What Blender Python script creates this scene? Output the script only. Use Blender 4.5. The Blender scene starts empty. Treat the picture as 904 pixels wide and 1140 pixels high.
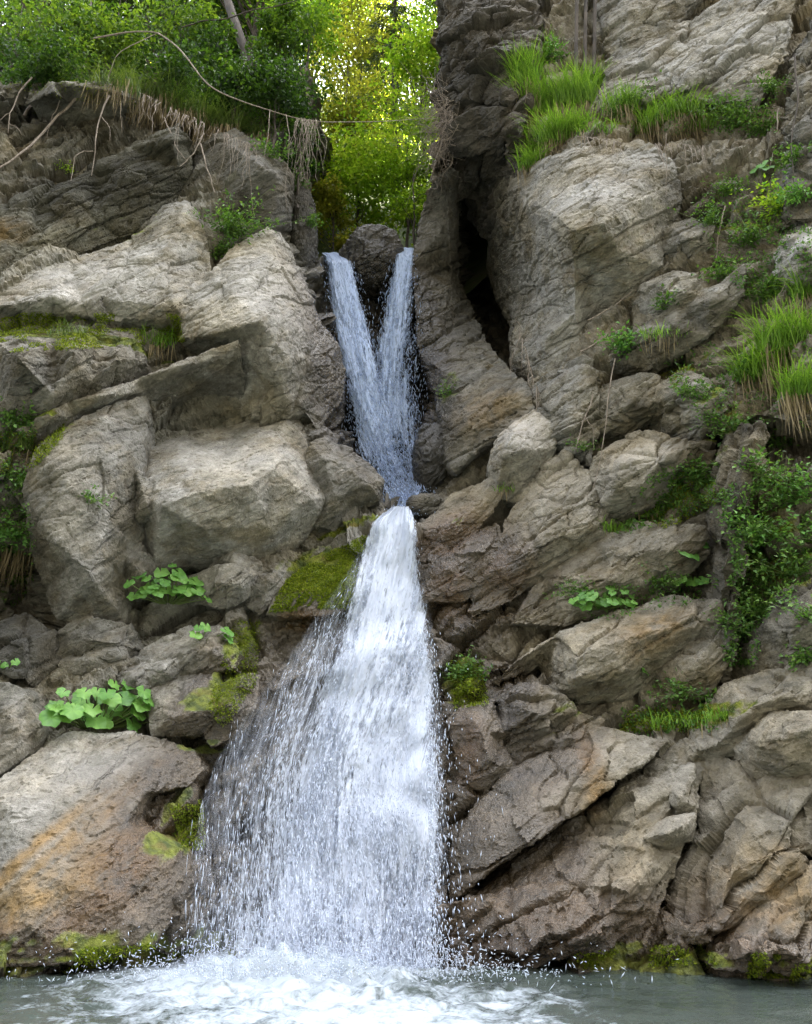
import bpy, bmesh, math, random
import numpy as np
from mathutils import Vector, Matrix, Euler
from mathutils.geometry import delaunay_2d_cdt

R = math.radians
rng = np.random.default_rng(7)
random.seed(7)
SC = bpy.context.scene
COL = SC.collection

# ------------------------------------------------------------------ camera
PW, PH = 904.0, 1140.0
PITCH = R(18.0)
FOC = (PH / 2) / math.tan(R(30.0))
CAMP = np.array((0.0, 0.0, 1.6))
cam_d = bpy.data.cameras.new('camera')
cam = bpy.data.objects.new('camera', cam_d)
COL.objects.link(cam)
cam.location = CAMP
cam.rotation_euler = (R(90) + PITCH, 0, 0)
cam_d.sensor_fit = 'VERTICAL'
cam_d.angle = R(60.0)
cam_d.clip_start = 0.1
cam_d.clip_end = 2000
SC.camera = cam
cp, sp = math.cos(PITCH), math.sin(PITCH)


def rays(px, py):
    px = np.asarray(px, float); py = np.asarray(py, float)
    x = (px - PW / 2) / FOC
    y = (PH / 2 - py) / FOC
    return np.stack([x, cp - y * sp, sp + y * cp], -1)


def at(px, py, Y):
    """world point at distance Y (metres along the ground) seen through a point of the picture"""
    d = rays(px, py)
    Y = np.asarray(Y, float)
    return CAMP + d * (Y / d[..., 1])[..., None]


def topx(P):
    P = np.asarray(P, float) - CAMP
    f = P[..., 1] * cp + P[..., 2] * sp
    u = -P[..., 1] * sp + P[..., 2] * cp
    return PW / 2 + FOC * P[..., 0] / f, PH / 2 - FOC * u / f


# ------------------------------------------------------------------ noise
def _h(ix, iy, iz, s):
    h = (ix.astype(np.int64) * 374761393 + iy.astype(np.int64) * 668265263 + iz.astype(np.int64) * 2147483647 + s * 974634777)
    h = (h ^ (h >> 13)) * 1274126177
    h = h & 0x7fffffffffff
    h = (h ^ (h >> 16)) * 668265263
    return ((h ^ (h >> 15)) & 0xffffff).astype(np.float64) / 16777215.0


def vnoise(P, s=0):
    I = np.floor(P); F = P - I
    U = F * F * F * (F * (F * 6 - 15) + 10)
    ix, iy, iz = I[:, 0], I[:, 1], I[:, 2]
    ux, uy, uz = U[:, 0], U[:, 1], U[:, 2]
    def c(dx, dy, dz): return _h(ix + dx, iy + dy, iz + dz, s)
    x00 = c(0, 0, 0) * (1 - ux) + c(1, 0, 0) * ux
    x10 = c(0, 1, 0) * (1 - ux) + c(1, 1, 0) * ux
    x01 = c(0, 0, 1) * (1 - ux) + c(1, 0, 1) * ux
    x11 = c(0, 1, 1) * (1 - ux) + c(1, 1, 1) * ux
    return ((x00 * (1 - uy) + x10 * uy) * (1 - uz) + (x01 * (1 - uy) + x11 * uy) * uz) * 2 - 1


def fbm(P, o=4, s=0, g=0.5):
    a, r, t = 1.0, np.zeros(len(P)), 0
    for k in range(o):
        r += a * vnoise(P * (2.03 ** k) + 17.3 * k, s + k); t += a; a *= g
    return r / t


def cell(P, s=0, tilt=1.35):
    """faceted fracture: every cell is a plane of its own tilt; returns height, edge distance"""
    I = np.floor(P)
    f1 = np.full(len(P), 9.0); f2 = np.full(len(P), 9.0); hv = np.zeros(len(P))
    for dx in (-1, 0, 1):
        for dy in (-1, 0, 1):
            for dz in (-1, 0, 1):
                c = I + (dx, dy, dz)
                a, b, d = c[:, 0], c[:, 1], c[:, 2]
                fp = c + np.stack([_h(a, b, d, s + 1), _h(a, b, d, s + 2), _h(a, b, d, s + 3)], -1)
                v = P - fp
                q = (v * v).sum(1)
                val = (_h(a, b, d, s + 4) - .5) + tilt * ((_h(a, b, d, s + 5) - .5) * v[:, 0] + (_h(a, b, d, s + 6) - .5) * v[:, 1] + (_h(a, b, d, s + 7) - .5) * v[:, 2]) * 2
                m = q < f1
                f2 = np.where(m, f1, np.minimum(f2, q))
                hv = np.where(m, val, hv)
                f1 = np.where(m, q, f1)
    return hv, np.sqrt(f2) - np.sqrt(f1)


BN = np.array((-.50, -.40, .77)); BN /= np.linalg.norm(BN)      # bedding: layers climb to the right
BA = np.cross(BN, (0, -1, 0)); BA /= np.linalg.norm(BA)
BB = np.cross(BN, BA)


def bedding(P):
    return np.stack([P @ BA, P @ BB, P @ BN], -1)


def strata(P, th, s):
    q = P @ BN + .10 * fbm(P * .7, 3, s + 40)
    k = q / th + .35 * vnoise(P * .45, s + 50)
    i = np.floor(k); f = k - i
    z = np.zeros_like(i)
    off = _h(i, z, z, s) - .5
    prev = _h(i - 1, z, z, s) - .5
    t = np.clip(f / .12, 0, 1)
    notch = np.exp(-(np.minimum(f, 1 - f) / .06) ** 2)
    br = np.clip(vnoise(bedding(P) * (.9, .9, .3) + i[:, None] * 3.7, s + 60) * 2.0 + .35, 0, 1)
    return prev * (1 - t) + off * t, notch * br


def rockdisp(P, big=.16, mid=.07, lay=.07, fine=1.0):
    B = bedding(P)
    W = B + .11 * np.stack([fbm(P * .9, 3, 11), fbm(P * .9, 3, 12), fbm(P * .9, 3, 13)], -1)
    d = np.zeros(len(P))
    if big:
        h, e = cell(W * (.75, .75, 1.5), 100)
        d += big * h - big * .55 * np.exp(-(e / .06) ** 2)
    h, e = cell(W * (1.9, 1.9, 4.2), 200)
    d += mid * h - mid * 1.3 * np.exp(-(e / .075) ** 2) * np.clip(vnoise(P * 1.1, 77) * 2 + .2, 0, 1)
    h, e = cell(W * (5., 5., 9.), 300)
    d += mid * .33 * h
    o1, n1 = strata(P, .42, 1)
    o2, n2 = strata(P, .13, 2)
    m = np.clip(vnoise(P * .6, 5) + .55, 0, 1)
    d += lay * (1.1 * o1 - .9 * n1) + lay * m * (.45 * o2 - .35 * n2)
    h, e = cell(W * (11., 11., 19.), 400)
    d += fine * (.016 * h + .016 * fbm(P * 1.3, 3, 31) + .010 * fbm(P * 9.0, 4, 32, .65))
    return d


# ------------------------------------------------------------------ mesh helpers
def normals(V, F, it=0):
    if F.shape[1] == 4:
        fn = np.cross(V[F[:, 2]] - V[F[:, 0]], V[F[:, 3]] - V[F[:, 1]])
    else:
        fn = np.cross(V[F[:, 1]] - V[F[:, 0]], V[F[:, 2]] - V[F[:, 0]])
    N = np.zeros_like(V)
    for k in range(F.shape[1]):
        for c in range(3):
            N[:, c] += np.bincount(F[:, k], fn[:, c], len(V))
    N /= np.linalg.norm(N, axis=1)[:, None] + 1e-12
    for _ in range(it):
        S = N.copy()
        for k in range(F.shape[1]):
            a, b = F[:, k], F[:, (k + 1) % F.shape[1]]
            for c in range(3):
                S[:, c] += np.bincount(a, N[b, c], len(V)) + np.bincount(b, N[a, c], len(V))
        N = S / (np.linalg.norm(S, axis=1)[:, None] + 1e-12)
    return N


def make_mesh(name, V, F, mat, attrs=None, smooth=True):
    V = np.asarray(V, np.float32); F = np.asarray(F, np.int32)
    me = bpy.data.meshes.new(name)
    k = F.shape[1]
    me.vertices.add(len(V)); me.vertices.foreach_set('co', V.ravel())
    me.loops.add(F.size); me.loops.foreach_set('vertex_index', F.ravel())
    me.polygons.add(len(F))
    me.polygons.foreach_set('loop_start', np.arange(0, F.size, k, dtype=np.int32))
    me.polygons.foreach_set('use_smooth', np.full(len(F), smooth, dtype=bool))
    me.update(calc_edges=True)
    for a, v in (attrs or {}).items():
        at_ = me.attributes.new(a, 'FLOAT', 'POINT'); at_.data.foreach_set('value', np.asarray(v, np.float32))
    if mat: me.materials.append(mat)
    return me


def link(name, me, parent=None, **props):
    o = bpy.data.objects.new(name, me)
    COL.objects.link(o)
    if parent: o.parent = parent
    for k, v in props.items(): o[k] = v
    return o


def empty(name, loc, label, cat, group=None, rz=0.0):
    o = bpy.data.objects.new(name, None)
    COL.objects.link(o)
    o.location = loc; o.rotation_euler = (0, 0, rz)
    o.empty_display_size = .2
    o['label'] = label; o['category'] = cat
    if group: o['group'] = group
    return o


# ------------------------------------------------------------------ node helpers
class NT:
    def __init__(s, mat):
        mat.use_nodes = True
        s.t = mat.node_tree; s.t.nodes.clear(); s.m = mat
    def n(s, typ, **kw):
        o = s.t.nodes.new(typ)
        for k, v in kw.items():
            if k == 'i':
                for a, b in v.items(): s.set(o, a, b)
            else: setattr(o, k, v)
        return o
    def set(s, o, a, b):
        sock = o.inputs[a]
        if isinstance(b, bpy.types.NodeSocket): s.t.links.new(b, sock)
        else: sock.default_value = b
    def math(s, op, a, b=0.0, c=0.0, clamp=False):
        o = s.n('ShaderNodeMath', operation=op, use_clamp=clamp)
        s.set(o, 0, a); s.set(o, 1, b)
        if op in ('MULTIPLY_ADD', 'COMPARE', 'SMOOTH_MIN'): s.set(o, 2, c)
        return o.outputs[0]
    def noise(s, vec, scale, detail=4, rough=.55, dist=0.0):
        o = s.n('ShaderNodeTexNoise', i={'Vector': vec, 'Scale': scale, 'Detail': detail, 'Roughness': rough, 'Distortion': dist})
        return o.outputs['Fac']
    def ramp(s, fac, stops, interp='LINEAR'):
        o = s.n('ShaderNodeValToRGB'); cr = o.color_ramp; cr.interpolation = interp
        while len(cr.elements) < len(stops): cr.elements.new(.5)
        for e, (p, c) in zip(cr.elements, stops):
            e.position = p; e.color = (*c, 1) if len(c) == 3 else c
        s.set(o, 0, fac); return o.outputs[0]
    def step(s, v, a, b):
        o = s.n('ShaderNodeMapRange', interpolation_type='SMOOTHSTEP')
        s.set(o, 0, v); s.set(o, 1, a); s.set(o, 2, b); return o.outputs[0]
    def mix(s, f, a, b, mode='MIX'):
        o = s.n('ShaderNodeMix', data_type='RGBA', blend_type=mode)
        s.set(o, 0, f); s.set(o, 6, a if isinstance(a, bpy.types.NodeSocket) else (*a, 1)); s.set(o, 7, b if isinstance(b, bpy.types.NodeSocket) else (*b, 1))
        return o.outputs[2]
    def attr(s, name):
        return s.n('ShaderNodeAttribute', attribute_name=name).outputs['Fac']
    def out(s, shader, disp=None):
        o = s.n('ShaderNodeOutputMaterial'); s.t.links.new(shader, o.inputs[0])


def rock_material():
    m = bpy.data.materials.new('weathered_rock'); t = NT(m)
    geo = t.n('ShaderNodeNewGeometry'); P = geo.outputs['Position']
    def dot(v):
        o = t.n('ShaderNodeVectorMath', operation='DOT_PRODUCT'); t.set(o, 0, P); o.inputs[1].default_value = tuple(v); return o.outputs['Value']
    comb = t.n('ShaderNodeCombineXYZ', i={0: t.math('MULTIPLY', dot(BA), .7), 1: t.math('MULTIPLY', dot(BB), .7), 2: t.math('MULTIPLY', dot(BN), 4.5)}).outputs[0]
    n_big = t.noise(P, .7, 4)
    n_mid = t.noise(P, 4.5, 8, .68)
    n_fine = t.noise(P, 38, 5, .7)
    n_bed = t.noise(comb, 1.6, 7, .66, .4)
    v = t.math('MULTIPLY_ADD', n_bed, .34, t.math('MULTIPLY_ADD', n_mid, .48, t.math('MULTIPLY', n_fine, .28)))
    col = t.ramp(v, [(.37, (.058, .055, .048)), (.46, (.135, .130, .114)), (.55, (.205, .198, .176)), (.65, (.315, .307, .280)), (.77, (.44, .43, .40))])
    # broad warm / cool weathering
    col = t.mix(t.step(n_big, .42, .66), col, t.mix(1.0, col, (1.06, 1.0, .87), 'MULTIPLY'))
    n_li = t.noise(P, 2.2, 6, .6)
    col = t.mix(t.math('MULTIPLY', t.step(n_li, .60, .70), .5), col, (.33, .325, .30))
    # dark algae and iron
    col = t.mix(t.math('MULTIPLY', t.step(t.noise(P, 1.5, 7, .7), .50, .66), .75), col, t.mix(1.0, col, (.40, .40, .34), 'MULTIPLY'))
    # olive and brown algae films
    ol = t.math('MULTIPLY', t.step(t.math('MULTIPLY_ADD', t.noise(P, 1.25, 6, .66), .75, t.math('MULTIPLY', n_bed, .25)), .48, .60), .62)
    col = t.mix(ol, col, t.mix(1.0, col, (.60, .52, .36), 'MULTIPLY'))
    br = t.math('MULTIPLY', t.step(t.noise(P, 2.1, 7, .7), .55, .68), .6)
    col = t.mix(br, col, t.mix(1.0, col, (.50, .42, .33), 'MULTIPLY'))
    pale = t.attr('pale')  # pale rock, and painted sheen on the wet slab
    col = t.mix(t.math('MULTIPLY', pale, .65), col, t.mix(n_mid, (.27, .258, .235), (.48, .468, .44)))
    och = t.math('MULTIPLY', t.attr('ochre'), t.step(t.math('MULTIPLY_ADD', n_bed, .5, t.math('MULTIPLY', n_mid, .6)), .38, .62))
    col = t.mix(och, col, t.mix(n_mid, (.09, .05, .015), (.34, .215, .07)))
    dk = t.attr('dark')  # painted shade of clefts and hollows, also dark earth and algae
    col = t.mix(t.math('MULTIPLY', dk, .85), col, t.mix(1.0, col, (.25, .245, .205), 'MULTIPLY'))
    wet = t.math('MULTIPLY', t.math('MULTIPLY', t.attr('wet'), 1.8, clamp=True), t.step(t.noise(P, 1.8, 5, .6), .16, .38))
    col = t.mix(wet, col, t.mix(1.0, col, (.36, .305, .245), 'MULTIPLY'))
    mo_n = t.math('MULTIPLY_ADD', t.noise(P, 3.2, 7, .7), .9, t.math('MULTIPLY', t.noise(P, 21, 4, .6), .25))
    moss = t.step(t.math('ADD', t.attr('moss'), t.math('MULTIPLY', mo_n, 1.0)), .98, 1.22)
    mcol = t.mix(t.step(t.noise(P, 6.5, 5, .6), .35, .65), (.045, .066, .009), (.185, .215, .024))
    mcol = t.mix(t.math('MULTIPLY', t.step(t.noise(P, 2.7, 4, .6), .52, .68), .7), mcol, (.15, .11, .025))
    col = t.mix(moss, col, mcol)
    oi = t.n('ShaderNodeObjectInfo')
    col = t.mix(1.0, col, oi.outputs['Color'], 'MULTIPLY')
    hb = t.math('MULTIPLY_ADD', n_bed, t.math('MULTIPLY', t.step(t.noise(P, .9, 3), .40, .62), .75), t.math('MULTIPLY_ADD', n_mid, .8, t.math('MULTIPLY', n_fine, .38)))
    warp = t.n('ShaderNodeVectorMath', operation='MULTIPLY_ADD'); t.set(warp, 0, t.n('ShaderNodeTexNoise', i={'Vector': P, 'Scale': 2.5, 'Detail': 4}).outputs['Color']); warp.inputs[1].default_value = (.5, .5, .9); t.set(warp, 2, comb)
    def joints(sc, wd):
        o = t.n('ShaderNodeTexVoronoi', feature='DISTANCE_TO_EDGE', i={'Vector': warp.outputs[0], 'Scale': sc})
        return t.step(o.outputs['Distance'], 0.0, wd)
    gate = t.step(t.noise(P, 1.1, 3), .54, .66)
    j = t.math('MULTIPLY', t.math('SUBTRACT', joints(.75, .022), 1.0), gate)
    hb = t.math('MULTIPLY_ADD', j, .5, hb)
    bump = t.n('ShaderNodeBump', i={'Strength': .9, 'Distance': .06, 'Height': hb})
    bump2 = t.n('ShaderNodeBump', i={'Strength': t.math('MULTIPLY', moss, .9), 'Distance': .03, 'Height': t.noise(P, 60, 3, .7), 'Normal': bump.outputs[0]})
    rough = t.math('MULTIPLY_ADD', wet, -.68, t.math('MULTIPLY_ADD', n_mid, .2, .78))
    rough = t.math('MAXIMUM', rough, t.math('MULTIPLY', moss, .9))
    b = t.n('ShaderNodeBsdfPrincipled', i={'Base Color': col, 'Roughness': rough, 'Normal': bump2.outputs[0], 'Coat Weight': t.math('MULTIPLY', wet, t.math('SUBTRACT', .30, t.math('MULTIPLY', moss, .28))), 'Coat Roughness': .14, 'Coat Normal': bump2.outputs[0], 'Specular IOR Level': t.math('MULTIPLY_ADD', wet, .35, .3)})
    t.out(b.outputs[0]); return m


ROCK = rock_material()

# rock stains, plus painted shade ('dark') and painted sheen ('pale'): (attribute, photo x, photo y, Y distance, radius x m, radius z m, strength) as upright patches in the world
STAINS_SHADE = []


def stain_shade(attr, px, py, Y, rx, rz, s=1.0, ang=0.0, ydep=1.2):
    p = at(px, py, Y)
    STAINS_SHADE.append((attr, p[0], p[1], p[2], rx, rz, s, R(ang), ydep))


def stain_shade_attrs(V, N):
    A = {k: np.zeros(len(V)) for k in ('moss', 'ochre', 'wet', 'pale', 'dark')}
    for (a, x, y, z, rx, rz, s, g, yd) in STAINS_SHADE:
        dx, dz = V[:, 0] - x, V[:, 2] - z
        u = (dx * math.cos(g) + dz * math.sin(g)) / rx
        w = (-dx * math.sin(g) + dz * math.cos(g)) / rz
        q = np.exp(-(u * u + w * w) ** 1.5) * np.exp(-np.abs((V[:, 1] - y) / yd) ** 4) * s
        A[a] = np.maximum(A[a], q)
    # moss takes to faces that look up
    A['moss'] = A['moss'] * np.clip(.55 + .75 * N[:, 2], .25, 1.15) + np.clip(N[:, 2] - .35, 0, 1) * .10
    return A
# ------------------------------------------------------------------ cliff relief
def rbf(pts):
    A = np.array(pts, float); X = A[:, :2] / 100; y = A[:, 2]
    D = np.linalg.norm(X[:, None] - X[None], axis=-1)
    n = len(X)
    Pm = np.c_[np.ones(n), X]
    M = np.zeros((n + 3, n + 3)); M[:n, :n] = D - .02 * np.eye(n); M[:n, n:] = Pm; M[n:, :n] = Pm.T
    w = np.linalg.solve(M, np.r_[y, 0, 0, 0])
    def f(px, py):
        q = np.stack([np.asarray(px, float).ravel(), np.asarray(py, float).ravel()], -1) / 100
        r = np.zeros(len(q))
        for k in range(n): r += w[k] * np.linalg.norm(q - X[k], axis=1)
        r += w[n] + q @ w[n + 1:]
        return r.reshape(np.shape(px))
    return f


YL = rbf([(-250, 1100, 8.6), (0, 1095, 9.3), (100, 1085, 9.7), (200, 1078, 10.0), (330, 1085, 10.1), (470, 1085, 10.1),
    (-250, 950, 9.2), (0, 950, 10.0), (100, 950, 10.3), (200, 950, 10.6), (330, 950, 10.7), (460, 950, 10.75),
    (-250, 820, 9.8), (0, 830, 10.8), (100, 820, 11.1), (200, 820, 11.3), (300, 800, 11.4), (430, 800, 11.5),
    (0, 740, 11.1), (100, 740, 11.7), (200, 720, 12.0), (300, 700, 12.1), (430, 680, 12.2),
    (-250, 650, 10.0), (0, 640, 12.3), (80, 640, 11.6), (200, 630, 12.2), (330, 620, 12.6), (440, 575, 12.9),
    (0, 520, 11.2), (100, 500, 12.0), (200, 450, 12.6), (320, 480, 12.9), (400, 540, 13.2),
    (0, 400, 11.6), (100, 390, 12.2), (200, 380, 12.6), (300, 360, 12.9), (380, 420, 14.0),
    (-250, 400, 10.5), (0, 330, 12.2), (100, 300, 12.8), (200, 280, 13.0), (300, 260, 13.3), (355, 300, 14.5),
    (0, 220, 13.0), (100, 200, 13.6), (200, 180, 13.7), (300, 200, 13.8), (340, 230, 14.5),
    (-250, 200, 11.5), (0, 110, 13.2), (100, 110, 13.6), (200, 110, 13.8), (300, 120, 14.5), (345, 90, 15.5), (-250, 90, 12.0)])
YR = rbf([(430, 1085, 10.1), (520, 1080, 10.0), (650, 1085, 9.7), (800, 1080, 9.3), (904, 1085, 9.0), (1150, 1100, 8.2),
    (430, 950, 10.75), (520, 960, 10.6), (650, 950, 10.3), (800, 950, 10.0), (904, 950, 9.6), (1150, 950, 8.8),
    (430, 800, 11.5), (520, 840, 11.2), (650, 820, 11.1), (780, 820, 10.7), (904, 800, 10.2), (1150, 800, 9.2),
    (440, 690, 12.2), (520, 720, 11.9), (650, 700, 11.8), (780, 700, 11.4), (850, 680, 10.7), (904, 680, 10.5),
    (470, 575, 12.9), (560, 600, 12.5), (650, 590, 12.2), (750, 580, 11.8), (820, 570, 11.0), (904, 560, 10.7), (1150, 560, 9.5),
    (500, 520, 13.6), (560, 500, 13.0), (640, 480, 12.6), (740, 450, 12.2), (820, 430, 11.4), (890, 400, 10.9),
    (470, 400, 15.0), (530, 400, 14.9), (590, 400, 13.4), (660, 380, 12.8), (760, 340, 12.3), (850, 300, 11.6), (904, 280, 11.2), (1150, 300, 9.8),
    (465, 280, 15.2), (538, 280, 18.5), (530, 225, 18.0), (548, 340, 17.2), (560, 250, 14.6), (640, 240, 12.9), (740, 240, 12.9), (820, 220, 12.3), (904, 200, 11.8),
    (500, 180, 15.0), (545, 190, 16.5), (600, 160, 13.6), (700, 150, 13.3), (800, 140, 13.0), (904, 120, 12.3),
    (500, 80, 15.0), (560, 80, 15.0), (620, 60, 14.6), (700, 60, 14.2), (800, 50, 13.8), (904, 40, 12.8), (1150, 50, 10.5),
    (500, 0, 15.2), (600, 0, 15.0), (700, 0, 14.6), (850, 0, 13.8),
    (500, -250, 16.5), (700, -250, 15.8), (904, -250, 14.5), (1150, -250, 11.5)])
XLk = np.array([(-400, 342), (90, 342), (150, 342), (200, 338), (250, 344), (300, 352), (400, 372), (450, 380), (500, 390), (540, 404), (565, 436), (600, 475), (1200, 475)], float)
XRk = np.array([(-400, 498), (100, 498), (140, 494), (190, 482), (250, 466), (300, 462), (400, 472), (500, 488), (550, 480), (590, 432), (1200, 432)], float)
XL = lambda py: np.interp(py, XLk[:, 0], XLk[:, 1])
XR = lambda py: np.interp(py, XRk[:, 0], XRk[:, 1])

stain_shade('wet', 250, 960, 10.6, 1.3, 2.0); stain_shade('wet', 320, 780, 11.5, 1.2, 1.3); stain_shade('wet', 510, 900, 11, 1.0, 2.5)
stain_shade('wet', 620, 1040, 9.8, 2.0, .45, .9); stain_shade('wet', 850, 1070, 9.2, 1.2, .3, .8); stain_shade('wet', 60, 1070, 9.7, 2.2, .35, .9)
stain_shade('wet', 600, 860, 10.9, .9, .35, .6, 35); stain_shade('wet', 500, 690, 12.2, .5, .9, .8); stain_shade('wet', 380, 690, 12.2, .7, .3, .9)
stain_shade('wet', 420, 420, 15.5, 1.3, 3.2, 1, 0, 3); stain_shade('dark', 420, 420, 15.5, 1.3, 3.6, .9, 0, 3)  # real wetness, with the cleft's deep shade painted over it
stain_shade('dark', 345, 240, 14.8, .5, 1.6, 1); stain_shade('dark', 325, 150, 14.6, .7, .9, 1); stain_shade('dark', 210, 150, 13.5, .8, .35, 1, -20); stain_shade('dark', 545, 270, 15.5, .5, 1.7, .9); stain_shade('dark', 600, 1065, 9.8, 1.7, .25, .7)  # shade painted under the rim and in the crack, dark foot at the waterline
stain_shade('dark', 525, 90, 14.6, .9, 2.3, .9, 0, 2); stain_shade('dark', 470, 480, 14.6, .6, 1.2, .8); stain_shade('dark', 20, 650, 11.6, .5, .9, .9); stain_shade('dark', 372, 400, 14.6, .4, 1.6, 1); stain_shade('dark', 325, 100, 15, .8, .9, 1); stain_shade('dark', 475, 530, 14, .5, .6, 1); stain_shade('dark', 500, 230, 15, .3, .7, .7); stain_shade('dark', 532, 300, 16.5, .75, 2.3, 1, 0, 3); stain_shade('dark', 278, 222, 13.3, .55, .42, .9); stain_shade('dark', 775, 235, 12.6, .6, 1.0, .9); stain_shade('dark', 850, 620, 10.8, .9, 1.2, .75); stain_shade('dark', 700, 470, 12.2, .35, .5, .5); stain_shade('dark', 840, 250, 12, .5, .8, .6); stain_shade('dark', 720, 400, 12.3, 1.0, .35, .6, 30); stain_shade('dark', 40, 720, 11.4, .8, .4, .6); stain_shade('dark', 520, 720, 11.9, .4, .5, .5)  # painted shade of cleft, crack and hollows, mixed with brown earth
stain_shade('dark', 110, 205, 13.3, 2.2, 1.0, 1.0, 20); stain_shade('dark', 60, 135, 13.4, 1.9, .5, 1); stain_shade('dark', 210, 435, 12.5, .7, .45, .6)  # dark mossy rock, then painted shade of the overhung recess
stain_shade('dark', 50, 430, 11.8, 1.0, .4, .5, 15); stain_shade('dark', 800, 620, 11, .4, 1.3, .8); stain_shade('dark', 850, 480, 11, .9, .35, .9)
stain_shade('dark', 755, 230, 12.9, .5, .6, .8); stain_shade('dark', 60, 1080, 9.6, 2.5, .2, .9)
stain_shade('ochre', 130, 980, 10.3, .45, .75, 1, -35); stain_shade('ochre', 50, 1010, 10.1, .6, .3, .9, 40); stain_shade('ochre', 90, 940, 10.3, .12, 1.1, .8, -38)
stain_shade('ochre', 500, 600, 12.7, .55, .35, .85, 30); stain_shade('ochre', 340, 690, 12.1, .45, .14, 1); stain_shade('ochre', 560, 640, 12.3, .4, .3, .6, 30)
stain_shade('ochre', 650, 860, 10.9, .14, .5, .9); stain_shade('ochre', 610, 1030, 9.9, 1.2, .45, .55); stain_shade('ochre', 520, 830, 11.2, .2, .5, .8)
stain_shade('ochre', 540, 470, 13.5, .6, .5, .5); stain_shade('ochre', 720, 710, 11.5, .6, .25, .5, 25); stain_shade('ochre', 830, 1010, 9.6, .7, .4, .55, 40)
stain_shade('ochre', 120, 1000, 10.2, .16, .9, 1, -40); stain_shade('ochre', 165, 960, 10.3, .2, .6, 1, -20); stain_shade('ochre', 40, 960, 10.2, .10, 1.0, .9, -40); stain_shade('ochre', 500, 660, 12.2, .3, .5, .8); stain_shade('ochre', 560, 1060, 9.9, .9, .3, .8); stain_shade('wet', 520, 640, 12.3, .9, 1.0, 1, 30); stain_shade('wet', 545, 830, 11, .6, .8, 1); stain_shade('wet', 540, 1000, 10.1, .9, .6, 1); stain_shade('wet', 235, 800, 11.3, .5, .8, 1); stain_shade('wet', 560, 760, 11.6, .5, .4, .7); stain_shade('wet', 130, 1020, 10, 1.2, .4, .7, 30); stain_shade('wet', 580, 960, 10.4, .8, .6, .9, 30)
stain_shade('ochre', 15, 270, 13.0, .35, .3, .8)
stain_shade('moss', 360, 640, 12.4, .65, .5, 1.15); stain_shade('moss', 265, 740, 12.0, .22, .75, .95, -15); stain_shade('moss', 240, 790, 11.6, .4, .3, .95)
stain_shade('moss', 90, 372, 12.0, 1.6, .16, 1.25, -2); stain_shade('moss', 100, 1062, 9.7, 1.9, .26, 1.25); stain_shade('moss', 200, 920, 10.8, .22, .5, .95)
stain_shade('moss', 130, 260, 13.3, 1.4, .5, .6, 15); stain_shade('moss', 50, 480, 11.6, .5, .3, .85, 25); stain_shade('moss', 515, 755, 11.7, .3, .4, 1.05)
stain_shade('moss', 745, 545, 11.9, .65, .3, 1.05, 30); stain_shade('moss', 790, 470, 11.8, .5, .5, .8); stain_shade('moss', 860, 610, 10.9, .6, .8, .85)
stain_shade('moss', 760, 800, 11, .9, .16, .95, 5); stain_shade('moss', 720, 1070, 9.6, .9, .16, 1.1); stain_shade('moss', 880, 1075, 9.2, .5, .16, 1.15)
stain_shade('moss', 770, 400, 12.0, .6, .3, .6); stain_shade('moss', 840, 230, 12, .7, .7, .75); stain_shade('moss', 760, 420, 12.1, .25, .15, .9)
stain_shade('moss', 730, 120, 13.2, 1.6, .25, .8); stain_shade('moss', 500, 440, 14.3, .25, .5, .7); stain_shade('moss', 905, 720, 10.4, .2, .5, .9)
stain_shade('moss', 620, 800, 11.3, .6, .15, .6, 30); stain_shade('moss', 225, 830, 11.3, .3, .1, .9); stain_shade('moss', 110, 95, 13.8, 2.5, .35, .9)
stain_shade('moss', 390, 590, 12.9, .6, .12, 1.0, 15); stain_shade('moss', 520, 585, 12.7, .35, .15, .8, 25)
stain_shade('pale', 300, 310, 12.7, .8, .9, .65); stain_shade('pale', 120, 320, 12.6, 1.5, .5, .55, 12); stain_shade('pale', 255, 500, 11.8, .8, .35, .5)
stain_shade('pale', 290, 740, 11.9, .35, .25, .9, 20); stain_shade('pale', 530, 815, 11.2, .3, .35, .8); stain_shade('pale', 600, 885, 10.7, .55, .16, .9, 35); stain_shade('pale', 650, 845, 10.9, .4, .16, .9, 20); stain_shade('pale', 560, 915, 10.7, .3, .2, .8, 35); stain_shade('pale', 530, 1010, 10.1, .5, .12, .6); stain_shade('pale', 640, 1000, 10.1, .5, .25, .6, 30)  # the slanted patches paint a whitish sheen on the wet slab
stain_shade('pale', 150, 170, 13.4, 1.0, .10, .8, 33); stain_shade('pale', 580, 490, 12.8, .35, .4, .8); stain_shade('pale', 640, 210, 12.2, 1.0, .5, .55, 15)
stain_shade('pale', 600, 560, 12.4, .9, .5, .35, 30); stain_shade('pale', 885, 280, 11.2, .3, .2, .9); stain_shade('pale', 700, 520, 11.8, .6, .2, .6, 20)
stain_shade('pale', 60, 880, 10.7, .9, .7, .35); stain_shade('pale', 830, 1055, 9.3, .5, .2, .7); stain_shade('pale', 800, 60, 13.6, 1.5, .7, .35, 20)
stain_shade('pale', 700, 1020, 9.9, 1.2, .6, .35, 30); stain_shade('pale', 850, 900, 9.9, .9, .6, .3)

GR = 2.4          # grid step of the relief in photo pixels


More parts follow.
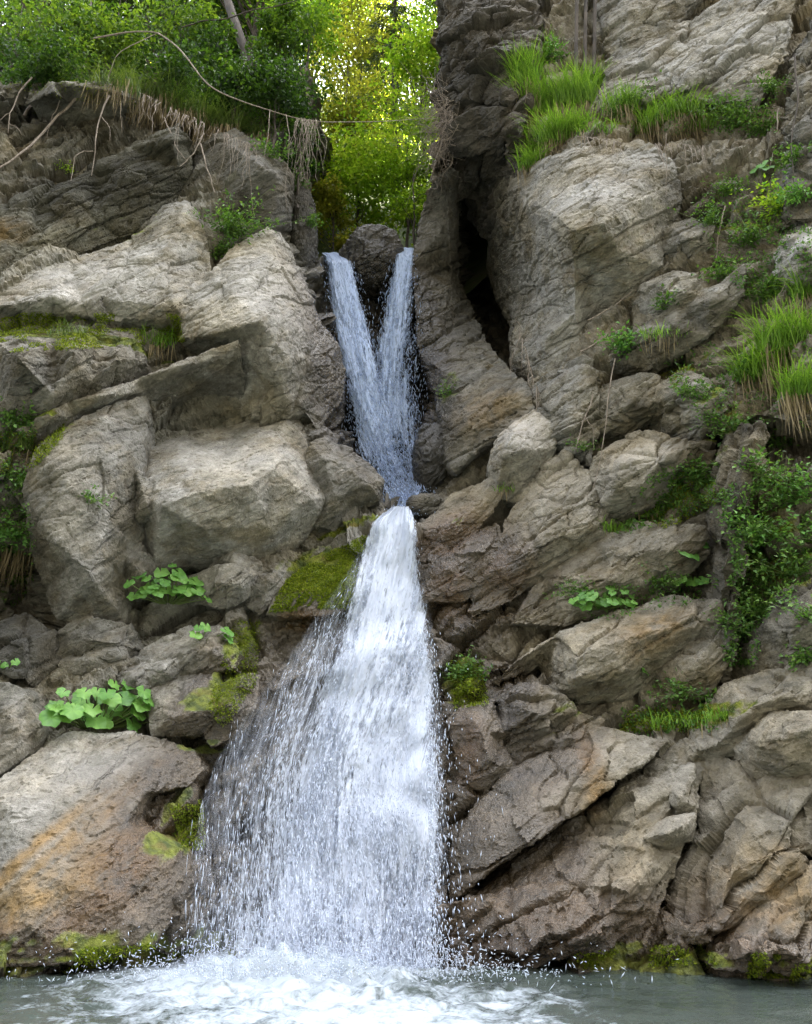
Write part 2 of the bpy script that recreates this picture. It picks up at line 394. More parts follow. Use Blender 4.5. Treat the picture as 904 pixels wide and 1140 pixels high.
def relief(name, side, label):
    py = np.arange(88 if side == 'L' else -260, 1112, GR)
    LEFT = side == 'L'
    ext = 26
    if side == 'L':
        px0, Yf, nx = -260, YL, 0
        xe = XL(py); n = int((xe.max() - px0) / GR)
        t = np.linspace(0, 1, n)
        PX = px0 + (xe[:, None] - px0) * t[None]
    else:
        px1, Yf = 1160, YR
        xe = XR(py); n = int((px1 - xe.min()) / GR)
        t = np.linspace(0, 1, n)
        PX = px1 + (xe[:, None] - px1) * t[None]
    PY = np.repeat(py[:, None], n, 1)
    if LEFT:      # the rim drops towards the gap
        tp = np.interp(PX, [-300, 60, 130, 200, 250, 290, 330, 350, 480], [84, 88, 94, 116, 132, 116, 84, 78, 76])
        PY = tp + (PY - 88) * (1112 - tp) / (1112 - 88)
        PX = px0 + (XL(PY) - px0) * t[None]
    Y = Yf(PX, PY)
    # a gentle turn away at the gorge edge
    ed = np.clip(1 - np.abs(PX - (xe[:, None] if not LEFT else XL(PY))) / 26, 0, 1)
    up = np.clip((600 - PY) / 60, 0, 1)
    Y = Y + ed ** 2 * .7 * up + .17
    def trench(pts, wd, dep):
        a = np.array(pts, float); best = np.full(PX.shape, 1e9)
        for (x0, y0), (x1, y1) in zip(a[:-1], a[1:]):
            u = np.clip(((PX - x0) * (x1 - x0) + (PY - y0) * (y1 - y0)) / ((x1 - x0) ** 2 + (y1 - y0) ** 2), 0, 1)
            best = np.minimum(best, np.hypot(PX - x0 - u * (x1 - x0), PY - y0 - u * (y1 - y0)))
        return dep * np.exp(-(best / wd) ** 4)
    if LEFT:
        Y = Y + trench([(-20, 640), (24, 640), (30, 690)], 26, 1.3) + trench([(120, 118), (170, 128), (212, 150)], 11, 1.0) + trench([(-20, 126), (100, 124)], 9, .9) + trench([(330, 130), (338, 230)], 14, 1.2)
    else:
        Y = Y + trench([(514, 186), (530, 230), (536, 290), (550, 345), (574, 400)], 23, 4.5) + trench([(506, 994), (590, 945), (670, 888), (790, 815)], 8, .7) + trench([(772, 860), (770, 940), (735, 1020)], 7, .6) \
            + trench([(800, 1040), (860, 995), (910, 955)], 7, .6) + trench([(800, 490), (806, 600), (800, 690)], 10, .6) + trench([(840, 490), (910, 500)], 18, .9) + trench([(560, 760), (610, 748)], 10, .8) + trench([(565, 60), (575, 130), (570, 180)], 9, 1.2)
    V = at(PX, PY, Y)
    # the wall runs on into the gorge behind its edge
    d = rays(PX[:, -1], PY[:, -1])
    ks = np.cumsum(np.linspace(.06, 1.1, ext))
    sgn = -1 if side == 'L' else 1
    E = V[:, -1:, :] + ks[None, :, None] * np.stack([d[:, 0] / d[:, 1] + sgn * .10, np.ones(len(d)), np.zeros(len(d))], -1)[:, None, :]
    V = np.concatenate([V, E], 1)
    if side == 'L': lead = V[0]
    else: lead = V[0]
    kt = np.cumsum(np.linspace(.08, 1.6, 24))[::-1]
    T = lead[None] + kt[:, None, None] * np.array((0, 1, .42)) + (np.minimum(kt, 9)[:, None, None] * np.array((0, -.55, 1.1)) if side == 'R' else 0)  # right cliff raised out of view to keep sun off the gorge
    # bottom row: drop below the water
    Bt = V[-1][None] + np.array((0, -.3, -.8))
    V = np.concatenate([T, V, Bt], 0)
    h, w = V.shape[:2]
    idx = np.arange(h * w).reshape(h, w)
    F = np.stack([idx[:-1, :-1], idx[1:, :-1], idx[1:, 1:], idx[:-1, 1:]], -1).reshape(-1, 4)
    if side == 'R': F = F[:, ::-1]
    V = V.reshape(-1, 3)
    N = normals(V, F, 6)
    D = rockdisp(V, .24, .075, .09)
    V = V + N * D[:, None]
    N2 = normals(V, F, 2)
    me = make_mesh(name, V, F, ROCK, stain_shade_attrs(V, N2), smooth=False)
    o = link(name, me, kind='structure', label=label)
    return o


CLIFF_L = relief('cliff', 'L', 'layered grey cliff left of the waterfall')
CLIFF_L.color = (.80, .79, .74, 1)
CLIFF_R = relief('cliff', 'R', 'layered grey cliff right of the waterfall')
CLIFF_R.color = (.85, .80, .70, 1)


def gully():
    """headwall and basin behind the lip, cleft shade painted in"""
    px = np.arange(336, 506, 2.4); py = np.arange(290, 620, 3.0)
    PX, PY = np.meshgrid(px, py)
    Y = np.interp(PY, [262, 300, 480, 540, 575, 600, 620], [17.0, 16.8, 16.2, 15.0, 12.95, 12.6, 12.4])
    PX = 430 + (PX - 425) * np.interp(PY, [290, 500, 560, 600, 620], [1, .9, .62, .5, .5])
    Y = Y + ((PX - 425) / 110) ** 2 * -.3
    V = at(PX, PY, Y)
    lead = V[0]
    T = lead[None] + np.array((.3, 1.0, 2.0))[::-1][:, None, None] * np.array((0, 1, .35))
    V = np.concatenate([T, V], 0)
    h, w = V.shape[:2]
    idx = np.arange(h * w).reshape(h, w)
    F = np.stack([idx[:-1, :-1], idx[1:, :-1], idx[1:, 1:], idx[:-1, 1:]], -1).reshape(-1, 4)
    V = V.reshape(-1, 3)
    N = normals(V, F, 4)
    V = V + N * rockdisp(V, .3, .12, .1)[:, None]
    me = make_mesh('stream_bed', V, F, ROCK, stain_shade_attrs(V, normals(V, F, 2)), smooth=False)
    return link('stream_bed', me, kind='structure', label='dark wet rock behind the upper falls')


gully()
# ------------------------------------------------------------------ single rocks
def rock(side, outline, inner=(), back=.9, label='', name='boulder', cat='rock', tone=1.0, vox=.026, big=.0, mid=.05, lay=.035, fine=.8, crease=(), group=None, tint=(1, 1, 1), bevel=1, grow=4.5):
    """a closed block: corners given as (photo x, photo y, metres in front(-) or behind(+) the cliff face there)"""
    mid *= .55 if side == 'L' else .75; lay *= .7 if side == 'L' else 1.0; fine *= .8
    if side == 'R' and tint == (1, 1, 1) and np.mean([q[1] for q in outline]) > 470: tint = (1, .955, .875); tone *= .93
    Yf = YL if side == 'L' else YR
    A = np.array(list(outline) + list(inner), float)
    k = len(outline)
    # orientation: delaunay wants a counter clockwise loop
    ar = 0.5 * sum(A[i, 0] * A[(i + 1) % k, 1] - A[(i + 1) % k, 0] * A[i, 1] for i in range(k))
    ce = A[:k, :2].mean(0); dv = A[:k, :2] - ce
    A[:k, :2] += grow * dv / (np.linalg.norm(dv, axis=1)[:, None] + 1e-6)
    vs = [Vector((a[0], -a[1])) for a in A]
    loop = list(range(k)) if ar < 0 else list(range(k))[::-1]
    # edges that carry a crease keep facets where the photo has them
    res = delaunay_2d_cdt(vs, [tuple(c) for c in crease], [loop], 1, .01)
    vco, _, faces, ov = res[0], res[1], res[2], res[3]
    P2 = np.array([(v.x, -v.y) for v in vco])
    off = np.zeros(len(P2))
    for i, o in enumerate(ov):
        if o: off[i] = A[o[0], 2]
        else: off[i] = np.average(A[:, 2], weights=1 / (1 + np.linalg.norm(A[:, :2] - P2[i], axis=1)) ** 3)
    V = at(P2[:, 0], P2[:, 1], Yf(P2[:, 0], P2[:, 1]) + off)
    F = [list(f) for f in faces]
    # rim -> back
    ec = {}
    for f in F:
        for a, b in zip(f, f[1:] + f[:1]): ec[(a, b)] = 1
    rim = {a: b for (a, b) in ec if (b, a) not in ec}
    s = next(iter(rim)); lp = [s]
    while rim[lp[-1]] != s and len(lp) < 500: lp.append(rim[lp[-1]])
    c = V[lp].mean(0)
    n0 = len(V)
    Bk = V[lp] * .95 + c * .05; Bk[:, 1] = np.maximum(V[lp][:, 1], c[1]) + back * .75
    cb = Bk.mean(0) + (0, back * .35, 0)
    V = np.concatenate([V, Bk, cb[None]])
    L = len(lp)
    for i in range(L):
        j = (i + 1) % L
        F.append([lp[j], lp[i], n0 + i, n0 + j])
        F.append([n0 + j, n0 + i, n0 + L])
    me = bpy.data.meshes.new('tmp')
    me.from_pydata([tuple(v) for v in V], [], F)
    bm = bmesh.new(); bm.from_mesh(me)
    bmesh.ops.triangulate(bm, faces=bm.faces)
    bmesh.ops.recalc_face_normals(bm, faces=bm.faces)
    bm.to_mesh(me); bm.free()
    o = bpy.data.objects.new('tmp', me); COL.objects.link(o)
    md = o.modifiers.new('r', 'REMESH'); md.mode = 'VOXEL'; md.voxel_size = vox; md.adaptivity = 0
    dg = bpy.context.evaluated_depsgraph_get()
    em = o.evaluated_get(dg).to_mesh()
    nv = len(em.vertices); V = np.empty(nv * 3); em.vertices.foreach_get('co', V); V = V.reshape(-1, 3)
    npoly = len(em.polygons)
    F = np.empty(len(em.loops), np.int32); em.loops.foreach_get('vertex_index', F)
    F = F.reshape(-1, 4) if len(F) == npoly * 4 else None
    o.evaluated_get(dg).to_mesh_clear()
    bpy.data.objects.remove(o); bpy.data.meshes.remove(me)
    if F is None: raise RuntimeError('remesh of ' + label)
    # wear the edges a little
    for _ in range(bevel):
        S = V.copy() * 1.0; cnt = np.ones(len(V))
        for q in range(4):
            a, b = F[:, q], F[:, (q + 1) % 4]
            for cc in range(3): S[:, cc] += np.bincount(a, V[b, cc], len(V))
            cnt += np.bincount(a, minlength=len(V))
        V = S / cnt[:, None]
    N = normals(V, F, 5)
    V = V + N * rockdisp(V, big, mid, lay, fine)[:, None]
    me = make_mesh(name, V, F, ROCK, stain_shade_attrs(V, normals(V, F, 2)), smooth=False)
    o = link(name, me)
    o['label'] = label; o['category'] = cat; o['kind'] = 'thing'
    if group: o['group'] = group
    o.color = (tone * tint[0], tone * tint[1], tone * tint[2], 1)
    return o


# ---- left side
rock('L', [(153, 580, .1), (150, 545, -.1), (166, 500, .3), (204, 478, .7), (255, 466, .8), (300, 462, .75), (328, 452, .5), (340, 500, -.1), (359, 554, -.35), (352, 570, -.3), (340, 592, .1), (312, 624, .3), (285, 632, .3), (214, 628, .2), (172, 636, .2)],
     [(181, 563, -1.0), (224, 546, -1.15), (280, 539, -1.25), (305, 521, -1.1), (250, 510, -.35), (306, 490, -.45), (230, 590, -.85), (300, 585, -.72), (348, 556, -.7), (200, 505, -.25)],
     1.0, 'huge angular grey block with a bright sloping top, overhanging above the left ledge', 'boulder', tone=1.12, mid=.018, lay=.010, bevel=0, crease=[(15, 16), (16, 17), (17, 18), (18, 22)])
rock('L', [(38, 612, .0), (28, 545, -.2), (42, 500, -.3), (75, 474, -.3), (120, 452, -.3), (160, 444, -.25), (163, 482, -.3), (152, 540, -.3), (158, 592, -.2), (146, 640, .0), (140, 690, .1), (62, 690, .1)],
     [(100, 500, -.75), (95, 560, -.8), (120, 545, -.7), (75, 535, -.8), (60, 600, -.75), (115, 590, -.65), (100, 640, -.6), (135, 500, -.65)],
     .8, 'tall cracked grey rock column at the left, beside the overhanging block', 'boulder', tone=.80, big=.05, mid=.03, lay=.025)
rock('L', [(153, 527, -.4), (168, 540, -.5), (182, 562, -.6), (176, 578, -.5), (152, 580, -.3)], [(164, 560, -.7)], .5,
     'small wedge of grey rock squeezed against the left edge of the huge overhanging block', 'boulder', tone=.9)
rock('L', [(132, 618, -.1), (158, 604, -.2), (172, 640, -.1), (168, 662, .0), (146, 662, .0)], [(153, 632, -.4)], .4,
     'small pointed rock under the left foot of the huge block', 'boulder', tone=.8)
rock('L', [(-14, 372, .3), (30, 364, .25), (90, 362, .25), (150, 368, .2), (160, 405, -.25), (130, 436, -.1), (80, 456, .0), (40, 474, .1), (-14, 492, .1)],
     [(20, 396, -.95), (80, 392, -1.05), (135, 394, -.9), (60, 440, -.6), (100, 425, -.65), (10, 384, -.35), (60, 378, -.35), (120, 380, -.35)],
     .9, 'dark grey ledge rock under the moss covered shelf at the left edge', 'ledge_rock', tone=.68, big=.06)
rock('L', [(18, 478, -.1), (45, 462, -.25), (80, 446, -.3), (150, 424, -.35), (215, 396, -.65), (262, 378, -.75), (266, 386, -.7), (215, 407, -.6), (158, 436, -.15), (85, 462, -.1), (40, 482, .0)],
     [(120, 439, -.65), (210, 404, -.85), (60, 464, -.45)], .7, 'long thin slab of pale bedding running up to the right above the rock column', 'rock_slab', tone=1.1, mid=.03, lay=.02)
rock('L', [(204, 378, -.15), (202, 345, -.2), (232, 308, -.1), (262, 275, .0), (298, 254, .0), (312, 262, -.1), (326, 285, -.2), (340, 322, -.3), (352, 355, -.2), (372, 382, -.2), (381, 410, .0), (379, 440, .2), (352, 476, .1), (338, 455, -.1), (320, 462, .0), (268, 462, .35), (266, 420, .2), (262, 384, -.1)],
     [(235, 372, -.75), (292, 357, -.95), (318, 320, -.8), (306, 276, -.45), (260, 330, -.65), (320, 400, -.85), (345, 400, -.65), (300, 400, -.75), (335, 360, -.75), (318, 440, -.45), (360, 430, -.25)],
     1.1, 'large pale fractured outcrop left of the twin upper falls, its lit face tilted up', 'rock_outcrop', tone=1.12, big=.03, mid=.035, lay=.03, crease=[(18, 19), (19, 20), (20, 21)])
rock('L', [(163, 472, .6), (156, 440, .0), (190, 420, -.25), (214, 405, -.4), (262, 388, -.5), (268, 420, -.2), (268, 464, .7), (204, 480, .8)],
     [(215, 440, .15), (240, 415, -.2)], .8, 'dark recessed rock face between the pale slab and the huge block', 'rock_outcrop', tone=.58, mid=.03, lay=.015)  # low tone paints the overhang's shade onto this face
rock('L', [(-14, 342, .1), (-14, 318, .1), (40, 300, .05), (80, 288, .05), (130, 274, .0), (160, 258, .0), (178, 232, -.1), (204, 226, -.1), (216, 240, -.1), (226, 270, .0), (236, 302, .0), (206, 344, -.2), (204, 356, -.2), (150, 352, -.1), (90, 348, -.05)],
     [(60, 330, -.45), (120, 310, -.45), (180, 290, -.4), (200, 250, -.35), (160, 338, -.35), (195, 340, -.4), (90, 338, -.25), (110, 332, -.35)],
     1.0, 'broad pale slab tilted up to the right above the mossy shelf', 'rock_slab', tone=1.12, big=.05, mid=.035, lay=.045)
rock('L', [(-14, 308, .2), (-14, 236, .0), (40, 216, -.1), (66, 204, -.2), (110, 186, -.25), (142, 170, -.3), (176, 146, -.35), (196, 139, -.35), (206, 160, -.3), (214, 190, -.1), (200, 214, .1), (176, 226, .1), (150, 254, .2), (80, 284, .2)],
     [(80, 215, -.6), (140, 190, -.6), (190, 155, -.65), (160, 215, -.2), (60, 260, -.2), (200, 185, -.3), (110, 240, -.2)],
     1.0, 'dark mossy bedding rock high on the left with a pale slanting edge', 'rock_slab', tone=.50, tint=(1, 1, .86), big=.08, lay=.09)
rock('L', [(218, 178, .1), (240, 152, -.1), (262, 146, -.3), (290, 162, -.4), (320, 190, -.4), (322, 200, -.3), (322, 246, .1), (298, 250, .2), (250, 226, .2), (226, 208, .2)],
     [(256, 162, -.55), (290, 184, -.75), (312, 200, -.65), (270, 205, -.25)], .9, 'dark overhanging rock with a pale top right under the hanging turf', 'boulder', tone=.60, mid=.04)
rock('L', [(-14, 108, .0), (-14, 98, -.3), (60, 94, -.5), (120, 92, -.5), (150, 100, -.4), (146, 110, -.1), (80, 114, .0), (30, 116, .1)],
     [(60, 102, -.75), (120, 100, -.65)], .8, 'flat grey cap rock sticking out below the forest edge at the upper left', 'rock_slab', tone=.9)
rock('L', [(340, 520, -.3), (346, 494, -.4), (366, 490, -.4), (388, 502, -.4), (408, 516, -.4), (422, 532, -.4), (420, 556, -.3), (398, 566, .0), (372, 588, .1), (352, 584, .0)],
     [(360, 510, -.75), (392, 524, -.85), (412, 538, -.7), (375, 555, -.5), (385, 515, -.75)], .8, 'square shouldered brown rock right of the huge block, at the foot of the upper fall', 'boulder', tone=.85, mid=.045)
rock('L', [(205, 648, .1), (232, 628, .0), (262, 608, -.1), (284, 626, -.1), (290, 640, .0), (272, 664, .0), (250, 676, .0), (222, 672, .0)],
     [(258, 618, -.4), (262, 650, -.45), (235, 650, -.35), (275, 640, -.4)], .6, 'jagged splintered rock directly under the huge overhanging block', 'boulder', tone=1.05, lay=.06, big=.06)
rock('L', [(272, 668, .1), (284, 640, -.1), (316, 626, -.1), (330, 632, .0), (310, 652, -.1), (292, 680, .0)], [(300, 645, -.35)], .5, 'small brownish rock between the splintered rock and the bright moss bank', 'boulder', tone=.9)
rock('L', [(300, 682, -.1), (318, 644, .0), (350, 622, .05), (400, 590, .1), (424, 580, .1), (416, 640, .0), (400, 672, -.2), (360, 682, -.2)],
     [(340, 664, -.35), (380, 640, -.25), (395, 660, -.35)], .7, 'low rock bank coated in bright moss beside the lip of the waterfall', 'mossy_rock', tone=.95)
rock('L', [(236, 832, .0), (222, 806, -.1), (240, 770, -.2), (262, 756, -.2), (288, 752, -.1), (282, 790, -.1), (262, 816, .0)], [(255, 785, -.35)], .5, 'mossy rock step at the left edge of the falling water', 'mossy_rock', tone=.75)
rock('L', [(136, 742, .0), (165, 722, -.1), (205, 702, -.15), (240, 698, -.1), (264, 726, -.2), (258, 744, -.2), (200, 752, -.1), (168, 766, .0)],
     [(200, 726, -.45), (240, 722, -.45), (180, 746, -.4)], .6, 'flat pale rock step below the upper leafy plant', 'rock_slab', tone=1.05, lay=.06)
rock('L', [(166, 766, .0), (200, 752, -.1), (240, 748, -.15), (252, 790, -.1), (238, 808, .0), (212, 818, .0), (170, 816, .0)],
     [(215, 775, -.4), (232, 790, -.4), (190, 798, -.4)], .6, 'smooth tan rock between the two leafy plants on the left ledge', 'boulder', tone=1.0, mid=.03)
rock('L', [(132, 762, .0), (138, 746, -.15), (160, 746, -.2), (164, 764, -.1), (156, 776, .0), (136, 774, .0)], [(150, 756, -.35)], .4, 'small dark fronted stone tucked behind the large leafy plant', 'stone', tone=.85, vox=.022)
rock('L', [(-14, 870, .0), (-14, 770, .0), (14, 764, -.1), (32, 776, -.2), (44, 812, -.1), (22, 844, -.1)], [(14, 800, -.45), (25, 820, -.4)], .6, 'rounded grey rock at the left edge beside the large leafy plant', 'boulder', tone=.9)
rock('L', [(60, 700, .1), (100, 690, -.1), (142, 694, -.15), (150, 720, -.1), (130, 742, .0), (80, 746, .0), (50, 730, .05)], [(100, 712, -.35), (130, 715, -.35)], .6, 'grey brown rock below the tall rock column at the left', 'boulder', tone=.85, big=.08)
rock('L', [(-14, 740, .1), (-14, 700, .0), (30, 684, -.1), (60, 702, -.1), (62, 736, .0), (30, 760, .05)], [(25, 715, -.35)], .6, 'dim grey rock low in the shadowed hollow at the left edge', 'boulder', tone=.5, big=.08)  # low tone paints the hollow's shade into the rock
# lower left slab
rock('L', [(-14, 1078, .0), (-14, 884, -.15), (30, 850, -.15), (74, 820, -.1), (150, 820, -.1), (214, 836, -.1), (226, 858, -.1), (205, 880, -.2), (160, 888, -.35), (140, 920, -.45), (196, 944, -.35), (212, 970, -.3), (196, 1010, -.3), (168, 1050, -.25), (110, 1068, -.2), (50, 1074, -.1)],
     [(60, 880, -.45), (120, 862, -.45), (180, 858, -.35), (60, 980, -.5), (115, 930, -.5), (165, 950, -.6), (130, 1000, -.5), (30, 1030, -.4), (150, 1030, -.45), (10, 900, -.4)],
     1.0, 'broad smooth slab streaked with ochre at the lower left above the pool', 'rock_slab', tone=1.06, mid=.022, lay=.05, fine=.9)
rock('L', [(148, 1044, .0), (176, 1000, -.2), (205, 958, -.25), (228, 960, -.1), (236, 1000, .0), (222, 1046, .0), (190, 1060, .0)], [(200, 1000, -.45), (212, 980, -.4)], .6, 'dark wet rock rib beside the left veil of the waterfall', 'boulder', tone=.8)

# ---- right side
rock('R', [(548, 232, -.5), (552, 216, -.5), (566, 197, -.3), (590, 186, -.1), (614, 178, .0), (640, 166, .0), (682, 158, .0), (730, 162, .0), (752, 190, -.1), (756, 226, .0), (738, 262, .0), (736, 296, .0), (702, 326, .1), (668, 345, .2), (652, 388, .3), (632, 420, .35), (612, 424, .2), (592, 404, .2), (574, 396, .2), (572, 362, -.1), (574, 336, -.3), (560, 308, -.4), (547, 272, -.5)],
     [(600, 229, -1.05), (622, 242, -1.2), (634, 256, -1.3), (672, 248, -1.2), (700, 222, -.8), (722, 192, -.45), (660, 205, -.75), (610, 205, -.6), (600, 285, -1.15), (640, 300, -1.1), (616, 326, -1.15), (640, 345, -.75), (596, 350, -.85), (690, 280, -.75), (720, 250, -.45), (605, 380, -.55)],
     1.3, 'massive rounded grey boulder bulging out below the grassy ledge on the right', 'boulder', tone=1.02, mid=.04, lay=.05, vox=.026, crease=[(23, 24), (24, 25), (25, 26), (26, 27), (27, 28)])
rock('R', [(494, 96, .0), (496, 40, -.2), (500, -30, -.2), (560, -40, -.3), (606, -30, -.2), (598, 40, -.3), (588, 90, -.4), (578, 150, -.3), (574, 200, -.2), (560, 226, -.2), (546, 236, -.3), (530, 215, -.3), (516, 196, -.3), (508, 150, -.2)],
     [(530, 40, -.8), (560, 100, -.9), (540, 170, -.85), (525, 110, -.6), (560, 20, -.7), (556, 200, -.65)],
     1.2, 'tall dark rock pillar rising right of the sunlit gap', 'rock_pillar', tone=.50, big=.2, mid=.09, lay=.05, tint=(1, .97, .98))
rock('R', [(460, 300, .2), (468, 250, .1), (480, 205, .0), (500, 184, -.2), (512, 190, -.3), (512, 225, -.2), (510, 270, -.2), (512, 310, -.2), (522, 344, .0), (540, 372, .0), (560, 398, .0), (588, 428, -.2), (594, 455, -.3), (570, 470, -.3), (540, 488, -.3), (505, 522, -.2), (496, 500, -.2), (484, 440, .0), (468, 390, .1)],
     [(490, 260, -.6), (500, 320, -.75), (515, 385, -.6), (505, 420, -.75), (545, 420, -.65), (560, 440, -.75), (520, 470, -.7), (490, 370, -.55), (505, 215, -.55)],
     1.2, 'smooth water scoured rock buttress right of the twin upper falls', 'rock_buttress', tone=.70, mid=.03, lay=.08, vox=.03, bevel=3)
rock('R', [(549, 516, -.3), (558, 490, -.45), (576, 474, -.45), (594, 462, -.4), (612, 474, -.3), (614, 500, -.2), (598, 525, -.1), (578, 556, .1), (556, 548, .0)],
     [(572, 486, -.95), (596, 478, -.55), (560, 508, -.9), (586, 520, -.35), (582, 500, -.85)], .7, 'white topped rock jutting out at the foot of the right boulder', 'boulder', tone=1.15, tint=(1, .98, .96), mid=.02, lay=.02, grow=7)
rock('R', [(594, 462, -.1), (600, 430, .0), (625, 418, -.1), (650, 400, -.1), (668, 420, -.1), (664, 470, -.1), (660, 520, .0), (630, 512, .0), (612, 492, -.1)],
     [(630, 450, -.45), (645, 430, -.4), (640, 490, -.45)], .7, 'crumbling brown rock with hanging roots right under the massive boulder', 'boulder', tone=.82, big=.1, lay=.06)
rock('R', [(466, 620, .0), (472, 588, -.1), (505, 560, -.15), (548, 534, -.15), (556, 548, -.15), (540, 572, -.15), (520, 592, -.1), (490, 612, .0)],
     [(500, 585, -.4), (530, 560, -.4)], .5, 'ochre stained sloping slab right of the waterfall lip', 'rock_slab', tone=1.0, lay=.012, mid=.02, vox=.022, grow=10)
rock('R', [(466, 668, .0), (476, 626, -.1), (510, 602, -.15), (548, 588, -.1), (566, 612, -.1), (548, 640, -.1), (520, 660, .0)],
     [(505, 630, -.4), (540, 612, -.4)], .6, 'tan wet slab stepping down beside the top of the lower fall', 'rock_slab', tone=.95, lay=.07, grow=10)
rock('R', [(528, 684, .0), (534, 640, -.1), (560, 600, -.2), (580, 560, -.2), (606, 524, -.2), (630, 510, -.15), (664, 536, -.2), (672, 580, -.2), (668, 598, -.1), (624, 622, -.1), (580, 656, .0)],
     [(580, 620, -.55), (610, 570, -.6), (650, 560, -.6), (655, 585, -.6), (620, 600, -.55)], .9, 'broad tan layered slab in the middle of the right slope', 'rock_slab', tone=1.05, mid=.04, lay=.085, grow=10)
rock('R', [(662, 530, -.2), (668, 510, -.3), (708, 486, -.3), (740, 490, -.25), (772, 496, -.2), (762, 522, -.1), (728, 550, .0), (704, 572, .1), (678, 580, .1), (666, 566, -.1)],
     [(690, 515, -.75), (740, 508, -.65), (715, 540, -.65), (684, 545, -.75)], .8, 'wedge shaped boulder with a pale flat top in the middle of the right slope', 'boulder', tone=1.05, mid=.04, grow=10)
rock('R', [(732, 450, -.2), (742, 430, -.3), (765, 420, -.3), (800, 436, -.2), (800, 462, -.1), (776, 484, .0), (752, 482, .0)], [(760, 445, -.6), (782, 452, -.55)], .7,
     'blocky layered rock with a mossy patch, above the pale topped wedge boulder', 'boulder', tone=.95, lay=.06, grow=10)
rock('R', [(700, 478, .0), (668, 470, -.1), (680, 430, -.2), (712, 420, -.2), (738, 426, -.1), (732, 458, -.1)], [(700, 448, -.45)], .6, 'earthy layered rock between the white root and the blocky layered rock', 'boulder', tone=.8, lay=.08, big=.06, grow=10)
rock('R', [(576, 690, .0), (612, 640, -.1), (660, 612, -.15), (702, 588, -.2), (776, 590, -.2), (784, 618, -.1), (748, 652, .0), (700, 668, .0), (640, 690, .0)],
     [(650, 645, -.5), (700, 615, -.55), (750, 612, -.5), (690, 645, -.5)], .8, 'grey brown slab behind the small leafy plant on the right slope', 'rock_slab', tone=.95, mid=.04, lay=.08, grow=10)
rock('R', [(552, 758, .0), (585, 735, -.2), (632, 708, -.3), (690, 686, -.3), (740, 670, -.25), (796, 672, -.2), (800, 696, -.15), (764, 720, -.1), (728, 744, .0), (694, 768, .1), (650, 774, .1), (624, 766, .1), (612, 740, .3), (580, 756, .0)],
     [(640, 730, -.75), (700, 710, -.75), (750, 696, -.6), (690, 745, -.55), (640, 755, -.55)], .9, 'long tan overhanging slab with a dark hollow at its left end, mid right', 'rock_slab', tone=1.08, mid=.035, lay=.06, grow=10)
rock('R', [(738, 742, .0), (770, 716, -.1), (800, 700, -.15), (806, 730, -.1), (790, 766, .0), (752, 770, .0)], [(780, 735, -.4)], .5, 'grey wedge of rock filling the notch at the right end of the long tan slab', 'boulder', tone=.95, grow=10)
rock('R', [(552, 778, -.2), (572, 768, -.35), (600, 764, -.35), (622, 776, -.3), (640, 792, -.25), (612, 818, -.1), (578, 846, .0), (562, 828, -.1)],
     [(580, 785, -.65), (605, 795, -.6)], .7, 'dark grey angular block beneath the hollow of the long tan slab', 'boulder', tone=.75, lay=.07, grow=5)
rock('R', [(578, 848, .0), (606, 826, -.15), (640, 800, -.2), (664, 806, -.2), (654, 822, -.1), (618, 850, .0)], [(630, 822, -.4)], .5, 'narrow pale sliver of rock under the dark grey angular block', 'rock_slab', tone=1.0, grow=10)
rock('R', [(508, 810, -.1), (520, 794, -.2), (548, 786, -.25), (556, 836, -.2), (566, 852, -.1), (540, 868, .0), (514, 866, .0)], [(535, 812, -.5), (545, 845, -.4)], .6,
     'wet whitish block at the right edge of the falling water', 'boulder', tone=1.0, grow=10)
rock('R', [(506, 1000, .1), (510, 936, -.1), (540, 890, -.15), (572, 862, -.2), (612, 840, -.2), (664, 816, -.2), (742, 826, -.15), (720, 846, -.35), (674, 878, -.45), (632, 906, -.45), (588, 938, -.4), (545, 968, -.3)],
     [(600, 890, -.5), (650, 850, -.45), (550, 930, -.4), (690, 838, -.4)], .8, 'wet pale streaked slab above the long diagonal crack on the right', 'rock_slab', tone=1.0, mid=.035, lay=.06, grow=5)
rock('R', [(512, 1050, -.1), (508, 1012, .1), (545, 984, .1), (590, 952, .1), (640, 920, .1), (676, 894, .1), (724, 862, .05), (776, 826, .05), (780, 860, -.1), (774, 905, -.2), (762, 950, -.2), (734, 1020, -.1), (690, 1056, -.1), (640, 1072, -.1), (560, 1082, -.1)],
     [(570, 1020, -.35), (640, 980, -.4), (700, 920, -.4), (745, 880, -.35), (700, 990, -.5), (600, 1055, -.4), (660, 1040, -.45), (730, 960, -.45)],
     1.0, 'huge brown fractured slab below the long diagonal crack, its foot in the pool', 'rock_slab', tone=.98, big=.05, mid=.07, lay=.09, grow=5)
rock('R', [(698, 958, -.2), (716, 934, -.35), (744, 914, -.4), (772, 908, -.4), (766, 934, -.3), (738, 946, -.2)], [(740, 928, -.7), (758, 920, -.65)], .6, 'lip shaped flake of rock standing out of the huge brown slab', 'boulder', tone=1.0, vox=.025, mid=.03)
rock('R', [(716, 908, -.1), (740, 876, -.2), (772, 852, -.25), (774, 898, -.3), (748, 910, -.2)], [(755, 888, -.5)], .5, 'small square block at the upper right corner of the huge brown slab', 'boulder', tone=.95)
rock('R', [(776, 840, -.1), (790, 800, -.2), (816, 764, -.3), (850, 752, -.3), (920, 740, -.3), (920, 792, -.3), (868, 800, -.2), (834, 826, -.2), (810, 840, -.1)],
     [(830, 790, -.65), (870, 775, -.65), (805, 820, -.5)], .8, 'angular brown block at the right edge under the overgrown bank', 'boulder', tone=.98, big=.06, grow=10)
